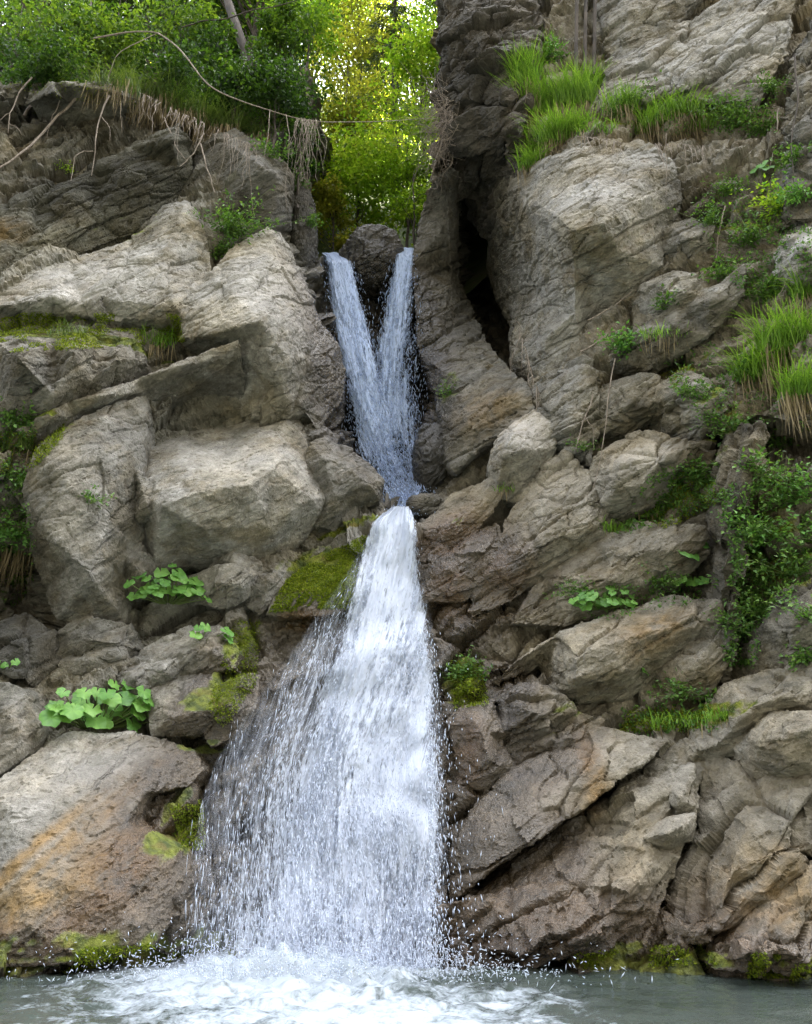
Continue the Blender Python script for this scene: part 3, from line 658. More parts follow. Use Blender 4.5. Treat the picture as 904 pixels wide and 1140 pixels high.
rock('R', [(826, 830, -.3), (860, 804, -.45), (920, 792, -.5), (920, 850, -.3), (880, 862, -.2), (840, 862, -.1)], [(860, 822, -.85), (900, 812, -.85), (880, 846, -.65)], .7,
     'square edged tan block at the right edge below the angular brown block', 'boulder', tone=1.05, mid=.035, grow=10)
rock('R', [(782, 900, .0), (780, 850, -.1), (812, 846, -.2), (850, 862, -.25), (920, 856, -.25), (920, 950, -.2), (880, 980, -.1), (840, 1010, -.1), (796, 1046, .0), (752, 1030, .0), (768, 960, -.1)],
     [(830, 900, -.45), (880, 910, -.5), (810, 970, -.45), (860, 950, -.5), (800, 1010, -.35)], .9, 'wide rough brown rock face at the lower right beside the huge slab', 'rock_outcrop', tone=.98, big=.12, lay=.07, grow=5)
rock('R', [(792, 1076, .0), (800, 1050, -.1), (850, 1006, -.15), (920, 956, -.2), (920, 1084, -.1), (850, 1082, -.05)], [(850, 1045, -.45), (890, 1010, -.45), (880, 1060, -.45)], .8,
     'tilted ochre slab at the lower right corner above the water', 'rock_slab', tone=1.05, lay=.05, grow=5)
rock('R', [(816, 1070, -.2), (826, 1050, -.4), (854, 1040, -.45), (866, 1058, -.4), (852, 1074, -.3)], [(845, 1056, -.7)], .5, 'small white stone leaning on the tilted slab at the waterline', 'stone', tone=1.15, vox=.022, tint=(1, .97, .97))
rock('R', [(846, 748, .0), (852, 700, -.2), (876, 662, -.3), (920, 638, -.35), (920, 728, -.2), (886, 742, -.1)], [(880, 700, -.6), (905, 680, -.6)], .8, 'grey brown rock at the right edge above the angular brown block', 'boulder', tone=.9)
rock('R', [(790, 700, .0), (794, 620, -.2), (804, 545, -.3), (824, 470, -.35), (846, 474, -.4), (850, 510, -.35), (836, 570, -.4), (826, 640, -.35), (822, 720, -.2), (812, 760, .0)],
     [(820, 560, -.75), (815, 640, -.65), (832, 500, -.7)], .8, 'narrow earthy rock rib right of the mossy slope', 'rock_pillar', tone=.78, big=.1, mid=.07)
rock('R', [(682, 100, .0), (690, 72, -.1), (728, 44, -.2), (780, 18, -.2), (826, -12, -.2), (880, -30, -.2), (884, 30, -.2), (876, 58, -.2), (848, 108, -.1), (790, 112, .0), (730, 106, .0)],
     [(740, 70, -.45), (800, 45, -.55), (850, 20, -.55), (830, 85, -.5), (760, 95, -.4)], 1.0, 'broad rough tan rock face above the grassy ledge at the top right', 'rock_outcrop', tone=1.1, big=.1, lay=.05)
rock('R', [(664, 40, .0), (666, -30, -.2), (760, -40, -.3), (800, -30, -.2), (752, 26, -.2), (728, 42, -.2), (690, 66, .0)], [(700, 10, -.55), (740, 5, -.6)], .9,
     'brown block at the top edge left of the rough tan face', 'boulder', tone=.85, big=.08)
rock('R', [(664, 112, .0), (678, 70, -.1), (706, 60, -.15), (726, 84, -.15), (724, 108, -.1), (690, 118, .0)], [(700, 88, -.4)], .6, 'rounded crumbly rock behind the tallest bright grass', 'boulder', tone=.85, big=.06)
rock('R', [(736, 276, .0), (746, 254, -.2), (770, 246, -.2), (794, 252, -.2), (790, 274, -.1), (768, 290, .0)], [(766, 265, -.5)], .5, 'small tan block in the earthy hollow right of the massive boulder', 'stone', tone=1.0, vox=.025)
rock('R', [(706, 336, .0), (718, 314, -.15), (748, 302, -.25), (774, 308, -.25), (782, 328, -.2), (764, 346, -.1), (730, 354, .0)], [(742, 322, -.55), (762, 325, -.5)], .6, 'flat topped grey rock just right of the lower flank of the massive boulder', 'boulder', tone=.95, lay=.06)
rock('R', [(690, 396, .0), (720, 366, -.2), (760, 344, -.25), (800, 316, -.25), (824, 300, -.2), (820, 330, -.1), (780, 366, .0), (730, 404, .05)], [(750, 366, -.45), (790, 335, -.45)], .6,
     'long slanting dark bedding rock running up towards the hanging grass', 'rock_slab', tone=.8, lay=.08, grow=10)
rock('R', [(874, 296, .0), (878, 264, -.2), (896, 254, -.3), (920, 256, -.3), (920, 300, -.1), (890, 306, .0)], [(896, 275, -.6)], .5, 'whitish knob of rock at the right edge above the hanging grass', 'stone', tone=1.15, vox=.025)
rock('R', [(872, 240, .0), (880, 130, -.1), (890, 40, -.2), (920, 20, -.2), (920, 240, -.1)], [(900, 140, -.5)], .9, 'dark root covered rock at the upper right edge', 'boulder', tone=.7, big=.12, mid=.09)
# ---- in the gorge
def free_rock(px, py, Y, rx, ry, rz, label, tone, name='boulder', seed=0, **kw):
    bm = bmesh.new(); bmesh.ops.create_icosphere(bm, subdivisions=6, radius=1)
    V = np.array([v.co[:] for v in bm.verts]); F = np.array([[v.index for v in f.verts] for f in bm.faces]); bm.free()
    V = np.sign(V) * np.abs(V) ** .8
    c = at(px, py, Y)
    V = V * (rx, ry, rz); V = V + .12 * min(rx, rz) * fbm(V * 1.6 + seed * 9.1, 3, 3)[:, None] * V / max(rx, rz)
    W = V + c
    N = normals(W, F, 3)
    W = W + N * rockdisp(W, .05 * rx, .02, .012, .8)[:, None]
    me = make_mesh(name, W, F, ROCK, stain_shade_attrs(W, normals(W, F, 1)), smooth=False)
    o = link(name, me); o['label'] = label; o['category'] = 'rock'; o['kind'] = 'thing'; o.color = (tone, tone, tone, 1)
    return o
free_rock(414, 293, 16.2, .66, .8, .66, 'round chockstone wedged in the gap between the twin upper falls', .62, 'chockstone', 1)
free_rock(482, 520, 14.3, .35, .6, .75, 'dark wet rock standing in the spray at the foot of the upper falls', .38, 'boulder', 2)
free_rock(338, 265, 15.0, .26, .8, .95, 'dark wet rock rib left of the left upper fall', .55, 'boulder', 3)
free_rock(474, 566, 13.3, .30, .3, .20, 'dark stone at the brink of the lower fall', .5, 'stone', 4)
# ------------------------------------------------------------------ where things sit
bpy.context.view_layer.update()
DG = bpy.context.evaluated_depsgraph_get()


def hit(px, py, far=200):
    d = rays(px, py)
    ok, loc, nor, _, ob, _ = SC.ray_cast(DG, Vector(CAMP), Vector(d).normalized(), distance=far)
    if not ok: return None
    nor = np.array(nor)
    if nor @ d > 0: nor = -nor
    return np.array(loc), nor


def inpoly(poly, n):
    P = np.array(poly, float); out = []
    lo, hi = P.min(0), P.max(0)
    while len(out) < n:
        q = lo + (hi - lo) * rng.random(2); c = False; j = len(P) - 1
        for i in range(len(P)):
            if (P[i, 1] > q[1]) != (P[j, 1] > q[1]) and q[0] < (P[j, 0] - P[i, 0]) * (q[1] - P[i, 1]) / (P[j, 1] - P[i, 1]) + P[i, 0]: c = not c
            j = i
        if c: out.append(q)
    return np.array(out)


# ------------------------------------------------------------------ water
def white_water(name, veil=False, col=(.64, .70, .81, 1)):
    m = bpy.data.materials.new(name); t = NT(m)
    d = t.n('ShaderNodeBsdfPrincipled', i={'Base Color': col, 'Roughness': .35, 'IOR': 1.33})
    tr = t.n('ShaderNodeBsdfTranslucent', i={'Color': col})
    mx = t.n('ShaderNodeMixShader', i={0: .35, 1: d.outputs[0], 2: tr.outputs[0]})
    if veil:
        comb = t.n('ShaderNodeCombineXYZ', i={0: t.math('MULTIPLY', t.attr('across'), 17.0), 1: t.math('MULTIPLY', t.attr('along'), 1.9), 2: t.attr('layer')}).outputs[0]
        comb2 = t.n('ShaderNodeCombineXYZ', i={0: t.math('MULTIPLY', t.attr('across'), 42.0), 1: t.math('MULTIPLY', t.attr('along'), 11.0), 2: t.attr('layer')}).outputs[0]
        a = t.math('MULTIPLY_ADD', t.noise(comb, 1.0, 4, .6, .3), .6, t.math('MULTIPLY', t.noise(comb2, 1.0, 3, .6, .4), .55))
        a = t.step(t.math('MULTIPLY_ADD', t.attr('dens'), .62, t.math('SUBTRACT', a, .55)), .20, .42)
        comb3 = t.n('ShaderNodeCombineXYZ', i={0: t.math('MULTIPLY', t.attr('across'), 62.0), 1: t.math('MULTIPLY', t.attr('along'), 2.6), 2: t.attr('layer')}).outputs[0]
        thr = t.math('MULTIPLY', t.step(t.math('MULTIPLY_ADD', t.noise(comb, .6, 3), .5, t.noise(comb3, 1.0, 4, .65, .25)), .68, .92), t.attr('veil'))
        a = t.math('MULTIPLY', a, t.step(t.attr('dens'), .0, .10))
        a = t.math('MAXIMUM', a, thr)
        tp = t.n('ShaderNodeBsdfTransparent')
        mx = t.n('ShaderNodeMixShader', i={0: a, 1: tp.outputs[0], 2: mx.outputs[0]})
        bmp = t.n('ShaderNodeBump', i={'Strength': .8, 'Distance': .04, 'Height': t.noise(comb2, 1.0, 3)})
        t.set(d, 'Normal', bmp.outputs[0])
    t.out(mx.outputs[0]); return m


WW = white_water('white_water'); VEIL = white_water('falling_water', True)
WB = white_water('shaded_water', False, (.50, .61, .82, 1)); VB = white_water('shaded_falling_water', True, (.50, .61, .82, 1))  # bluer, darker copies with the gorge's shade put into the water colour


def drops_mesh(name, C, D, L, W, mat):
    """many small stretched drops"""
    n = len(C)
    D = D / np.linalg.norm(D, axis=1)[:, None]
    A = np.cross(D, np.array((.3, 1., .1))); A /= np.linalg.norm(A, axis=1)[:, None]
    B = np.cross(D, A)
    V = np.stack([C + D * L[:, None], C + A * W[:, None], C + B * W[:, None], C - A * W[:, None], C - B * W[:, None], C - D * (L * .8)[:, None]], 1).reshape(-1, 3)
    f = np.array([(0, 1, 2), (0, 2, 3), (0, 3, 4), (0, 4, 1), (5, 2, 1), (5, 3, 2), (5, 4, 3), (5, 1, 4)])
    F = (np.arange(n)[:, None, None] * 6 + f[None]).reshape(-1, 3)
    return make_mesh(name, V, F, mat)


EDGE = np.array([  # y, outer left, core left, core right, outer right
    (564, 438, 441, 452, 455), (570, 429, 433, 456, 459), (579, 416, 419, 459, 463), (600, 408, 414, 460, 466), (640, 384, 404, 461, 472), (680, 356, 396, 466, 480), (720, 328, 384, 470, 486), (760, 299, 370, 475, 490),
    (800, 270, 357, 478, 494), (850, 238, 344, 480, 496), (900, 222, 332, 481, 498), (960, 214, 317, 482, 500), (1020, 212, 305, 480, 498), (1086, 206, 294, 478, 498)], float)
ni, nj = 46, 90
ys = np.linspace(564, 1086, nj)
E = [np.interp(ys, EDGE[:, 0], EDGE[:, k]) for k in range(1, 5)]
GX = E[0][:, None] + (E[3] - E[0])[:, None] * np.linspace(0, 1, ni)[None]
GYp = np.repeat(ys[:, None], ni, 1)
GY = np.zeros((nj, ni))
for j in range(nj):
    for i in range(ni):
        h = hit(GX[j, i], GYp[j, i]); GY[j, i] = h[0][1] if h is not None else YL(GX[j, i], GYp[j, i])
GY = np.minimum(GY, YL(GX, GYp))
def blur(A, k=1):
    for _ in range(k):
        P = np.pad(A, 1, mode='edge')
        A = (P[1:-1, 1:-1] * 2 + P[:-2, 1:-1] + P[2:, 1:-1] + P[1:-1, :-2] + P[1:-1, 2:]) / 6
    return A
P_ = np.pad(GY, 1, mode='edge')
GYm = np.min([P_[1:-1, 1:-1], P_[:-2, 1:-1], P_[2:, 1:-1], P_[1:-1, :-2], P_[1:-1, 2:]], 0)
GYm = blur(GYm, 5)
# falling water never runs uphill towards the rock: keep it leaning outwards
for j in range(1, nj): GYm[j] = np.minimum(GYm[j], GYm[j - 1] + .004)
CW = lambda px, py: None


def grid_sample(A, u, v):
    x = np.clip(u, 0, 1) * (A.shape[1] - 1); y = np.clip(v, 0, 1) * (A.shape[0] - 1)
    i = np.minimum(x.astype(int), A.shape[1] - 2); j = np.minimum(y.astype(int), A.shape[0] - 2)
    fx, fy = x - i, y - j
    return (A[j, i] * (1 - fx) + A[j, i + 1] * fx) * (1 - fy) + (A[j + 1, i] * (1 - fx) + A[j + 1, i + 1] * fx) * fy


def lower_pos(u, v, off):
    px = grid_sample(GX, u, v); py = grid_sample(GYp, u, v); Y = grid_sample(GYm, u, v)
    return at(px, py, Y - off)


def density(u, v, veil=False):
    py = 574 + v * 512
    e = [np.interp(py, EDGE[:, 0], EDGE[:, k]) for k in range(1, 5)]
    px = e[0] + (e[3] - e[0]) * u
    inner = np.minimum((px - e[1]) / np.maximum(18 + 30 * v, 1), (e[2] - px) / (14 + 14 * v))
    core = np.clip(.5 + inner, 0, 1)
    veil_l = np.clip((px - e[0]) / np.maximum(e[1] - e[0], 4), 0, 1)
    veil_r = np.clip((e[3] - px) / np.maximum(e[3] - e[2], 4), 0, 1)
    if veil: return np.minimum(veil_l ** .4, veil_r) * (1 - core) * np.clip((v - .05) * 5, 0, 1) * .42
    return np.clip(core * (.80 - .24 * v) + .24 * np.minimum(veil_l ** .45, veil_r) * (1 - core), 0, 1)


fall = empty('waterfall', tuple(at(380, 1083, 10.0) * (1, 1, 0)), 'broad white lower waterfall sliding down the rock into the pool', 'waterfall')


def rel(me, par):
    """mesh built in world space, parented to a thing that stands elsewhere"""
    me.transform(Matrix.Translation(-Vector(par.location))); return me


for li, (off, dk) in enumerate(((.03, .0), (.12, -.07), (.24, -.16))):
    NU, NV = 150, 330
    u, v = np.meshgrid(np.linspace(0, 1, NU), np.linspace(0, 1, NV))
    uf, vf = u.ravel(), v.ravel()
    V = lower_pos(uf, vf, off)
    w_ = np.interp(574 + vf * 512, EDGE[:, 0], EDGE[:, 4] - EDGE[:, 1]) / 90
    ac = (uf - .5) * w_ ; al = vf * 5.9
    Q = np.stack([ac * 9, al * 1.1, np.full_like(ac, li * 7.)], -1)
    V = V + np.stack([np.zeros_like(ac), -(.05 * fbm(Q, 3, 90 + li)) - .03 * fbm(Q * (3, 4, 1), 2, 95 + li), np.zeros_like(ac)], -1)
    de = np.clip(density(uf, vf) + dk * (1.0 - .3 * vf) + .30 * vnoise(np.stack([ac * 3.2, al * .55, np.full_like(ac, li * 3.)], -1), 91), 0, 1)
    idx = np.arange(NU * NV).reshape(NV, NU)
    F = np.stack([idx[:-1, :-1], idx[1:, :-1], idx[1:, 1:], idx[:-1, 1:]], -1).reshape(-1, 4)
    me = make_mesh('water_sheet', V, F, VEIL, {'across': ac, 'along': al, 'dens': de, 'veil': density(uf, vf, True) * (1 - .25 * li), 'layer': np.full(len(ac), li * 5.3)})
    link('water_sheet', rel(me, fall), fall)
# drops
def gen_drops(n, vpow=.8):
    v = rng.random(n * 6) ** vpow; u = rng.random(n * 6)
    p = density(u, v)
    clump = fbm(np.stack([u * 22 * (.3 + v), v * 9, np.zeros_like(u)], -1), 3, 60)
    keep = rng.random(len(u)) < np.clip(p ** 2.4 * 1.3 * (1 + 1.5 * clump), 0, 1) * np.interp(v, [0, .12, .5, 1], [.12, .35, .8, 1.])
    u, v = u[keep][:n], v[keep][:n]
    off = rng.gamma(2.0, .07, len(u)) * (.4 + v)
    C = lower_pos(u, v, off)
    C2 = lower_pos(u, np.clip(v + .02, 0, 1.0), off + .02)
    D = C2 - C; D[v > .975] = (0, -.2, -1)
    D = D / (np.linalg.norm(D, axis=1)[:, None] + 1e-9) + rng.normal(0, .11, D.shape)
    C += rng.normal(0, .025, C.shape)
    return C, D, v
C, D, v = gen_drops(42000)
L = rng.gamma(2.0, .016, len(C)) + .006; W = rng.uniform(.0018, .0068, len(C))
# wide thin veil on the left and stray spray on both sides
n = 1100; vv = rng.uniform(.12, 1, n) ** .7; pyv = 574 + vv * 512
eL = np.interp(pyv, EDGE[:, 0], EDGE[:, 1]); eR = np.interp(pyv, EDGE[:, 0], EDGE[:, 2])
riv = np.sort(rng.random(26)); kk = rng.integers(0, 26, n); uu = np.clip(riv[kk] + rng.normal(0, .02, n) + .15 * (rng.random(n) < .5) * rng.normal(0, 1, n), 0, 1)
pxv = eL - 6 + (eR - eL) * uu
gate = fbm(np.stack([pxv * .05, vv * 7, pxv * 0], -1), 3, 66) > -.02 - .25 * (vv - .5)
pxv, pyv, vv, uu = pxv[gate], pyv[gate], vv[gate], uu[gate]; n = len(pxv)
Cv = at(pxv, pyv, YL(pxv, pyv) - .35 - rng.gamma(2, .06, n))
Dv = np.tile((-.05, -.1, -1.), (n, 1)) + rng.normal(0, .05, (n, 3))
Lv = rng.gamma(2.2, .018, n) + .012; Wv = rng.uniform(.0018, .0046, n)
n = 1100; vv = rng.uniform(.25, 1, n); pyr = 574 + vv * 512
pxr = np.interp(pyr, EDGE[:, 0], EDGE[:, 3]) + rng.exponential(12, n) * (.4 + vv) - 4
Cr = at(pxr, pyr, YR(pxr, pyr) - .45 - rng.gamma(2, .06, n))
Dr = np.tile((.06, -.1, -1.), (n, 1)) + rng.normal(0, .2, (n, 3))
Lr = rng.gamma(2, .010, n) + .006; Wr = rng.uniform(.003, .007, n)
# splash at the foot
n = 5200
a = rng.normal(0, 1, n); Cs = np.stack([-.85 + a * .95, 9.5 + rng.normal(0, .22, n) - .12 * np.abs(a), rng.exponential(.13, n) * (1.3 - .25 * np.abs(a).clip(0, 3)) + .02], -1)
Ds = rng.normal(0, 1, (n, 3)) * (1, .6, 1)
Ls = rng.gamma(2, .006, n) + .006; Ws = rng.uniform(.0025, .0065, n)
me = drops_mesh('spray', np.concatenate([C, Cv, Cr, Cs]), np.concatenate([D, Dv, Dr, Ds]), np.concatenate([L, Lv, Lr, Ls]), np.concatenate([W, Wv, Wr, Ws]), WW)
link('spray', rel(me, fall), fall, kind='stuff')


def upper_fall(path, label, seed, core):
    """path: photo x, y, Y distance, half width in photo pixels"""
    P = np.array(path, float); T = (P[:, 1] - P[0, 1]) / (P[-1, 1] - P[0, 1])
    f = lambda v, k: np.interp(v, T, P[:, k])
    base = at(P[-1, 0], P[-1, 1], P[-1, 2])
    root = empty('waterfall', tuple(base), label, 'waterfall')
    for li, (off, dk) in enumerate(((.0, .02), (.12, -.10))):
        NU, NV = 44, 240
        u, v = [q.ravel() for q in np.meshgrid(np.linspace(-1, 1, NU), np.linspace(0, 1, NV))]
        px = f(v, 0) + u * f(v, 3); py = f(v, 1); Y = f(v, 2) - off - .22 * np.sqrt(np.clip(1 - u * u, 0, 1))
        V = at(px, py, Y)
        ac = u * f(v, 3) / 62; al = v * 4.6
        Q = np.stack([ac * 9 + seed, al * 1.6, np.full_like(ac, li * 7.)], -1)
        V[:, 1] -= .06 * fbm(Q, 3, 190 + li) ; V[:, 0] += .03 * fbm(Q * (.5, 1, 1), 3, 180 + li)
        de = (1 - np.abs(u) ** 2.2) * np.interp(v, [0, .3, .7, 1], core) + dk + .22 * vnoise(np.stack([ac * 5 + seed, al * 1.1, np.full_like(ac, li * 3.)], -1), 92) * np.clip(v * 4, 0, 1)
        idx = np.arange(NU * NV).reshape(NV, NU)
        F = np.stack([idx[:-1, :-1], idx[1:, :-1], idx[1:, 1:], idx[:-1, 1:]], -1).reshape(-1, 4)
        me = make_mesh('water_sheet', V, F, VB, {'across': ac, 'along': al, 'dens': np.clip(de, 0, 1), 'layer': np.full(len(ac), li * 5.3 + seed)})
        link('water_sheet', rel(me, root), root)
    n = 5200
    v = rng.random(n) ** .8; u = np.clip(rng.normal(0, .52, n), -1.25, 1.25)
    C = at(f(v, 0) + u * f(v, 3), f(v, 1), f(v, 2) - .15 - rng.gamma(2, .07, n))
    C2 = at(f(np.clip(v + .02, 0, 1), 0) + u * f(v, 3), f(np.clip(v + .02, 0, 1), 1) + .5, f(np.clip(v + .02, 0, 1), 2) - .15)
    D = C2 - C; D[:, 2] = np.minimum(D[:, 2], -.02); D = D / np.linalg.norm(D, axis=1)[:, None] + rng.normal(0, .22, (n, 3))
    me = drops_mesh('spray', C, D, rng.gamma(2.2, .013, n) + .01, rng.uniform(.003, .009, n), WB)
    link('spray', rel(me, root), root, kind='stuff')


upper_fall([(366, 281, 17.6, 10), (372, 284, 16.4, 13), (377, 291, 15.7, 16), (387, 340, 15.4, 20), (397, 390, 15.1, 23), (407, 440, 14.9, 26), (420, 490, 14.7, 30), (438, 535, 14.2, 26), (453, 574, 13.4, 22)],
           'left of the twin upper waterfalls, the denser whiter jet', 0., [.90, .74, .52, .24])
upper_fall([(456, 276, 17.4, 8), (454, 278, 16.5, 10), (451, 284, 15.9, 12), (445, 330, 15.6, 18), (440, 390, 15.4, 25), (438, 440, 15.2, 30), (444, 490, 14.9, 33), (452, 535, 14.3, 27), (458, 574, 13.4, 22)],
           'right of the twin upper waterfalls, the thinner greyer veil', 31., [.84, .56, .36, .20])


# pool
def pool():
    ys = np.concatenate([np.linspace(-14, 5.6, 40), np.arange(5.7, 11.4, .035)])
    xs = np.concatenate([np.linspace(-16, -6.6, 14), np.arange(-6.5, 6.5, .045), np.linspace(6.6, 16, 14)])
    X, Yg = np.meshgrid(xs, ys)
    P = np.stack([X.ravel(), Yg.ravel(), np.zeros(X.size)], -1)
    ix, iy = -.85, 9.7
    dx, dy = P[:, 0] - ix, P[:, 1] - iy
    r = np.sqrt((dx / 1.15) ** 2 + dy ** 2)
    wob = fbm(P * .8, 3, 7)
    tw = np.clip(1 - (r - .25) / (1.5 + .7 * wob), 0, 1)
    reach = np.clip(1.30 - np.sqrt(((P[:, 0] + 1.4 + .25 * dy) / (1.85 + .35 * np.abs(dy))) ** 2 + (dy / 4.6) ** 2) + .30 * wob, 0, 1)
    foam = np.clip(np.maximum(tw * 1.2, reach), 0, 1)
    amp = .008 + .13 * np.exp(-(r / 1.4) ** 2) + .03 * np.exp(-(r / 3) ** 2)
    z = amp * (1.1 * fbm(P * 2.4, 3, 21) + .8 * fbm(P * 7.5, 3, 22, .6)) + .10 * np.exp(-(r / .75) ** 2)
    z += .004 * np.sin(r * 11 + 3 * wob)
    P[:, 2] = z
    h, w = X.shape; idx = np.arange(h * w).reshape(h, w)
    F = np.stack([idx[:-1, :-1], idx[:-1, 1:], idx[1:, 1:], idx[1:, :-1]], -1).reshape(-1, 4)
    m = bpy.data.materials.new('pool_water'); t = NT(m)
    geo = t.n('ShaderNodeNewGeometry'); Pn = geo.outputs['Position']
    sq = t.n('ShaderNodeMapping', i={'Vector': Pn, 'Scale': (1.0, 1.0, .3)}).outputs[0]
    f = t.attr('foam')
    nz = t.math('MULTIPLY_ADD', t.noise(sq, 3.2, 7, .68, .8), .75, t.math('MULTIPLY', t.noise(sq, 17, 4, .65, .5), .35))
    a = t.step(t.math('MULTIPLY_ADD', f, .62, t.math('SUBTRACT', t.math('MULTIPLY', nz, 1.25), .78)), .10, .46)
    bmp = t.n('ShaderNodeBump', i={'Strength': .35, 'Distance': .03, 'Height': t.noise(sq, 9, 4, .6, .5)})
    wat = t.n('ShaderNodeBsdfPrincipled', i={'Base Color': t.mix(t.noise(sq, .9, 3), (.024, .033, .028), (.050, .062, .054)), 'Roughness': .12, 'IOR': 1.33, 'Normal': bmp.outputs[0]})
    fo = t.n('ShaderNodeBsdfPrincipled', i={'Base Color': t.mix(nz, (.15, .185, .21), (.37, .415, .46)), 'Roughness': .5})
    mx = t.n('ShaderNodeMixShader', i={0: a, 1: wat.outputs[0], 2: fo.outputs[0]})
    t.out(mx.outputs[0])
    me = make_mesh('pool_water', P, F, m, {'foam': foam})
    link('pool_water', me, kind='structure', label='grey green plunge pool with white foam')


pool()
# ------------------------------------------------------------------ foliage materials
def leaf_mat(name, lo, mid, hi, trans=.45, rough=.45, spec=.3):
    m = bpy.data.materials.new(name); t = NT(m)
    col = t.ramp(t.attr('v'), [(0, lo), (.5, mid), (1, hi)])
    p = t.n('ShaderNodeBsdfPrincipled', i={'Base Color': col, 'Roughness': rough, 'Specular IOR Level': spec})
    tr = t.n('ShaderNodeBsdfTranslucent', i={'Color': t.mix(1.0, col, (1.25, 1.2, .55), 'MULTIPLY')})
    mx = t.n('ShaderNodeMixShader', i={0: trans, 1: p.outputs[0], 2: tr.outputs[0]})
    t.out(mx.outputs[0]); return m


def bark_mat(name, a, b, scale=9):
    m = bpy.data.materials.new(name); t = NT(m)
    P = t.n('ShaderNodeNewGeometry').outputs['Position']
    s = t.n('ShaderNodeMapping', i={'Vector': P, 'Scale': (1, 1, .3)}).outputs[0]
    n = t.noise(s, scale, 6, .65, .3)
    col = t.ramp(n, [(.35, a), (.65, b)])
    bp = t.n('ShaderNodeBump', i={'Strength': .7, 'Distance': .02, 'Height': n})
    t.out(t.n('ShaderNodeBsdfPrincipled', i={'Base Color': col, 'Roughness': .85, 'Normal': bp.outputs[0]}).outputs[0]); return m


M_BROAD = leaf_mat('broad_leaf', (.055, .145, .032), (.11, .26, .052), (.19, .37, .08), .35)
M_HERB = leaf_mat('herb_leaf', (.030, .075, .016), (.075, .165, .030), (.16, .28, .05), .35)
M_GRASS = leaf_mat('grass_blade', (.06, .13, .018), (.14, .28, .032), (.25, .40, .065), .4)
M_RIM = leaf_mat('shaded_grass', (.035, .06, .014), (.075, .125, .026), (.15, .20, .05), .35, .6)  # darker copy of the grass, rim shade put into its colour
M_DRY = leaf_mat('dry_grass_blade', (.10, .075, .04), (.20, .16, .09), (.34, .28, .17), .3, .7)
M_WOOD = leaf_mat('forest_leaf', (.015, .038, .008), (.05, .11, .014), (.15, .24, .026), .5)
M_SUNNY = leaf_mat('sunlit_leaf', (.10, .21, .018), (.25, .42, .035), (.46, .56, .09), .6)  # brightened leaf copy, sunlight put into its colour
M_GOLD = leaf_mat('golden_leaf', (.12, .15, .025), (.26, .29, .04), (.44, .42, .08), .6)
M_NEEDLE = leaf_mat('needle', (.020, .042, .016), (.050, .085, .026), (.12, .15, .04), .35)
M_MOSS = leaf_mat('moss_tuft', (.05, .085, .009), (.14, .195, .017), (.27, .31, .03), .3, .9, .1)
M_BARK = bark_mat('dark_bark', (.022, .018, .014), (.085, .068, .052))
M_ROOT = bark_mat('pale_root', (.10, .078, .058), (.29, .245, .20), 20)
M_STALK = leaf_mat('leaf_stalk', (.10, .14, .04), (.14, .19, .06), (.18, .22, .08), .2)


def unit(v): return v / (np.linalg.norm(v, axis=-1, keepdims=True) + 1e-9)


def leaves_mesh(name, C, D, Nn, L, W, mat, v=None, fold=.18):
    """pointed leaves: six corners and a folded midrib each"""
    n = len(C)
    D = unit(D); S = unit(np.cross(D, Nn)); U = np.cross(S, D)
    L = np.broadcast_to(L, n)[:, None]; W = np.broadcast_to(W, n)[:, None]
    pts = [C, C + D * L * .35 + S * W * .5 + U * W * fold, C + D * L * .55 - U * L * .03, C + D * L * .35 - S * W * .5 + U * W * fold, C + D * L * 1.0 - U * L * .12]
    V = np.stack(pts, 1).reshape(-1, 3)
    f = np.array([(0, 1, 2), (0, 2, 3), (1, 4, 2), (2, 4, 3)])
    F = (np.arange(n)[:, None, None] * 5 + f[None]).reshape(-1, 3)
    if v is None: v = np.clip(rng.normal(.5, .22, n), 0, 1)
    return make_mesh(name, V, F, mat, {'v': np.repeat(v, 5)}, smooth=False)


def tubes(name, paths, mat, sides=6, v=.5):
    """paths: list of (points, radius start, radius end)"""
    Vs, Fs, b = [], [], 0
    for pts, r0, r1 in paths:
        P = np.array(pts, float); n = len(P)
        T = unit(np.gradient(P, axis=0))
        A = unit(np.cross(T, np.array((.31, .93, .17)))); B = np.cross(T, A)
        r = np.linspace(r0, r1, n)[:, None, None]
        a = np.linspace(0, 2 * math.pi, sides, endpoint=False)[None, :, None]
        ring = P[:, None] + r * (np.cos(a) * A[:, None] + np.sin(a) * B[:, None])
        Vs.append(ring.reshape(-1, 3)); Vs.append(P[-1:] + T[-1:] * r1)
        i = np.arange(n * sides).reshape(n, sides)
        q = np.stack([i[:-1], np.roll(i[:-1], -1, 1), np.roll(i[1:], -1, 1), i[1:]], -1).reshape(-1, 4)
        Fs += [q[:, [0, 1, 2]] + b, q[:, [0, 2, 3]] + b]
        tip = n * sides
        l = i[-1]; Fs.append(np.stack([l, np.roll(l, -1), np.full(sides, tip)], -1) + b)
        b += n * sides + 1
    V = np.concatenate(Vs)
    return make_mesh(name, V, np.concatenate(Fs), mat, {'v': np.full(len(V), v)})


def wobble(pts, n, amp, seed=0):
    P = np.array(pts, float); T = np.linspace(0, 1, len(P)); t = np.linspace(0, 1, n)
    # smooth the corners
    Q = np.stack([np.interp(t, T, P[:, k]) for k in range(3)], -1)
    for _ in range(max(1, n // 12)): Q[1:-1] = (Q[:-2] + Q[1:-1] * 2 + Q[2:]) / 4
    s = np.stack([fbm(np.stack([t * 5 + seed * 3.3, t * 0 + k * 9.1, t * 0], -1), 3, 70) for k in range(3)], -1)
    return Q + s * amp


# ------------------------------------------------------------------ plant kinds (built about their own base, z up, n = outward direction)
def frame_rz(nor): return math.atan2(nor[0], -nor[1])


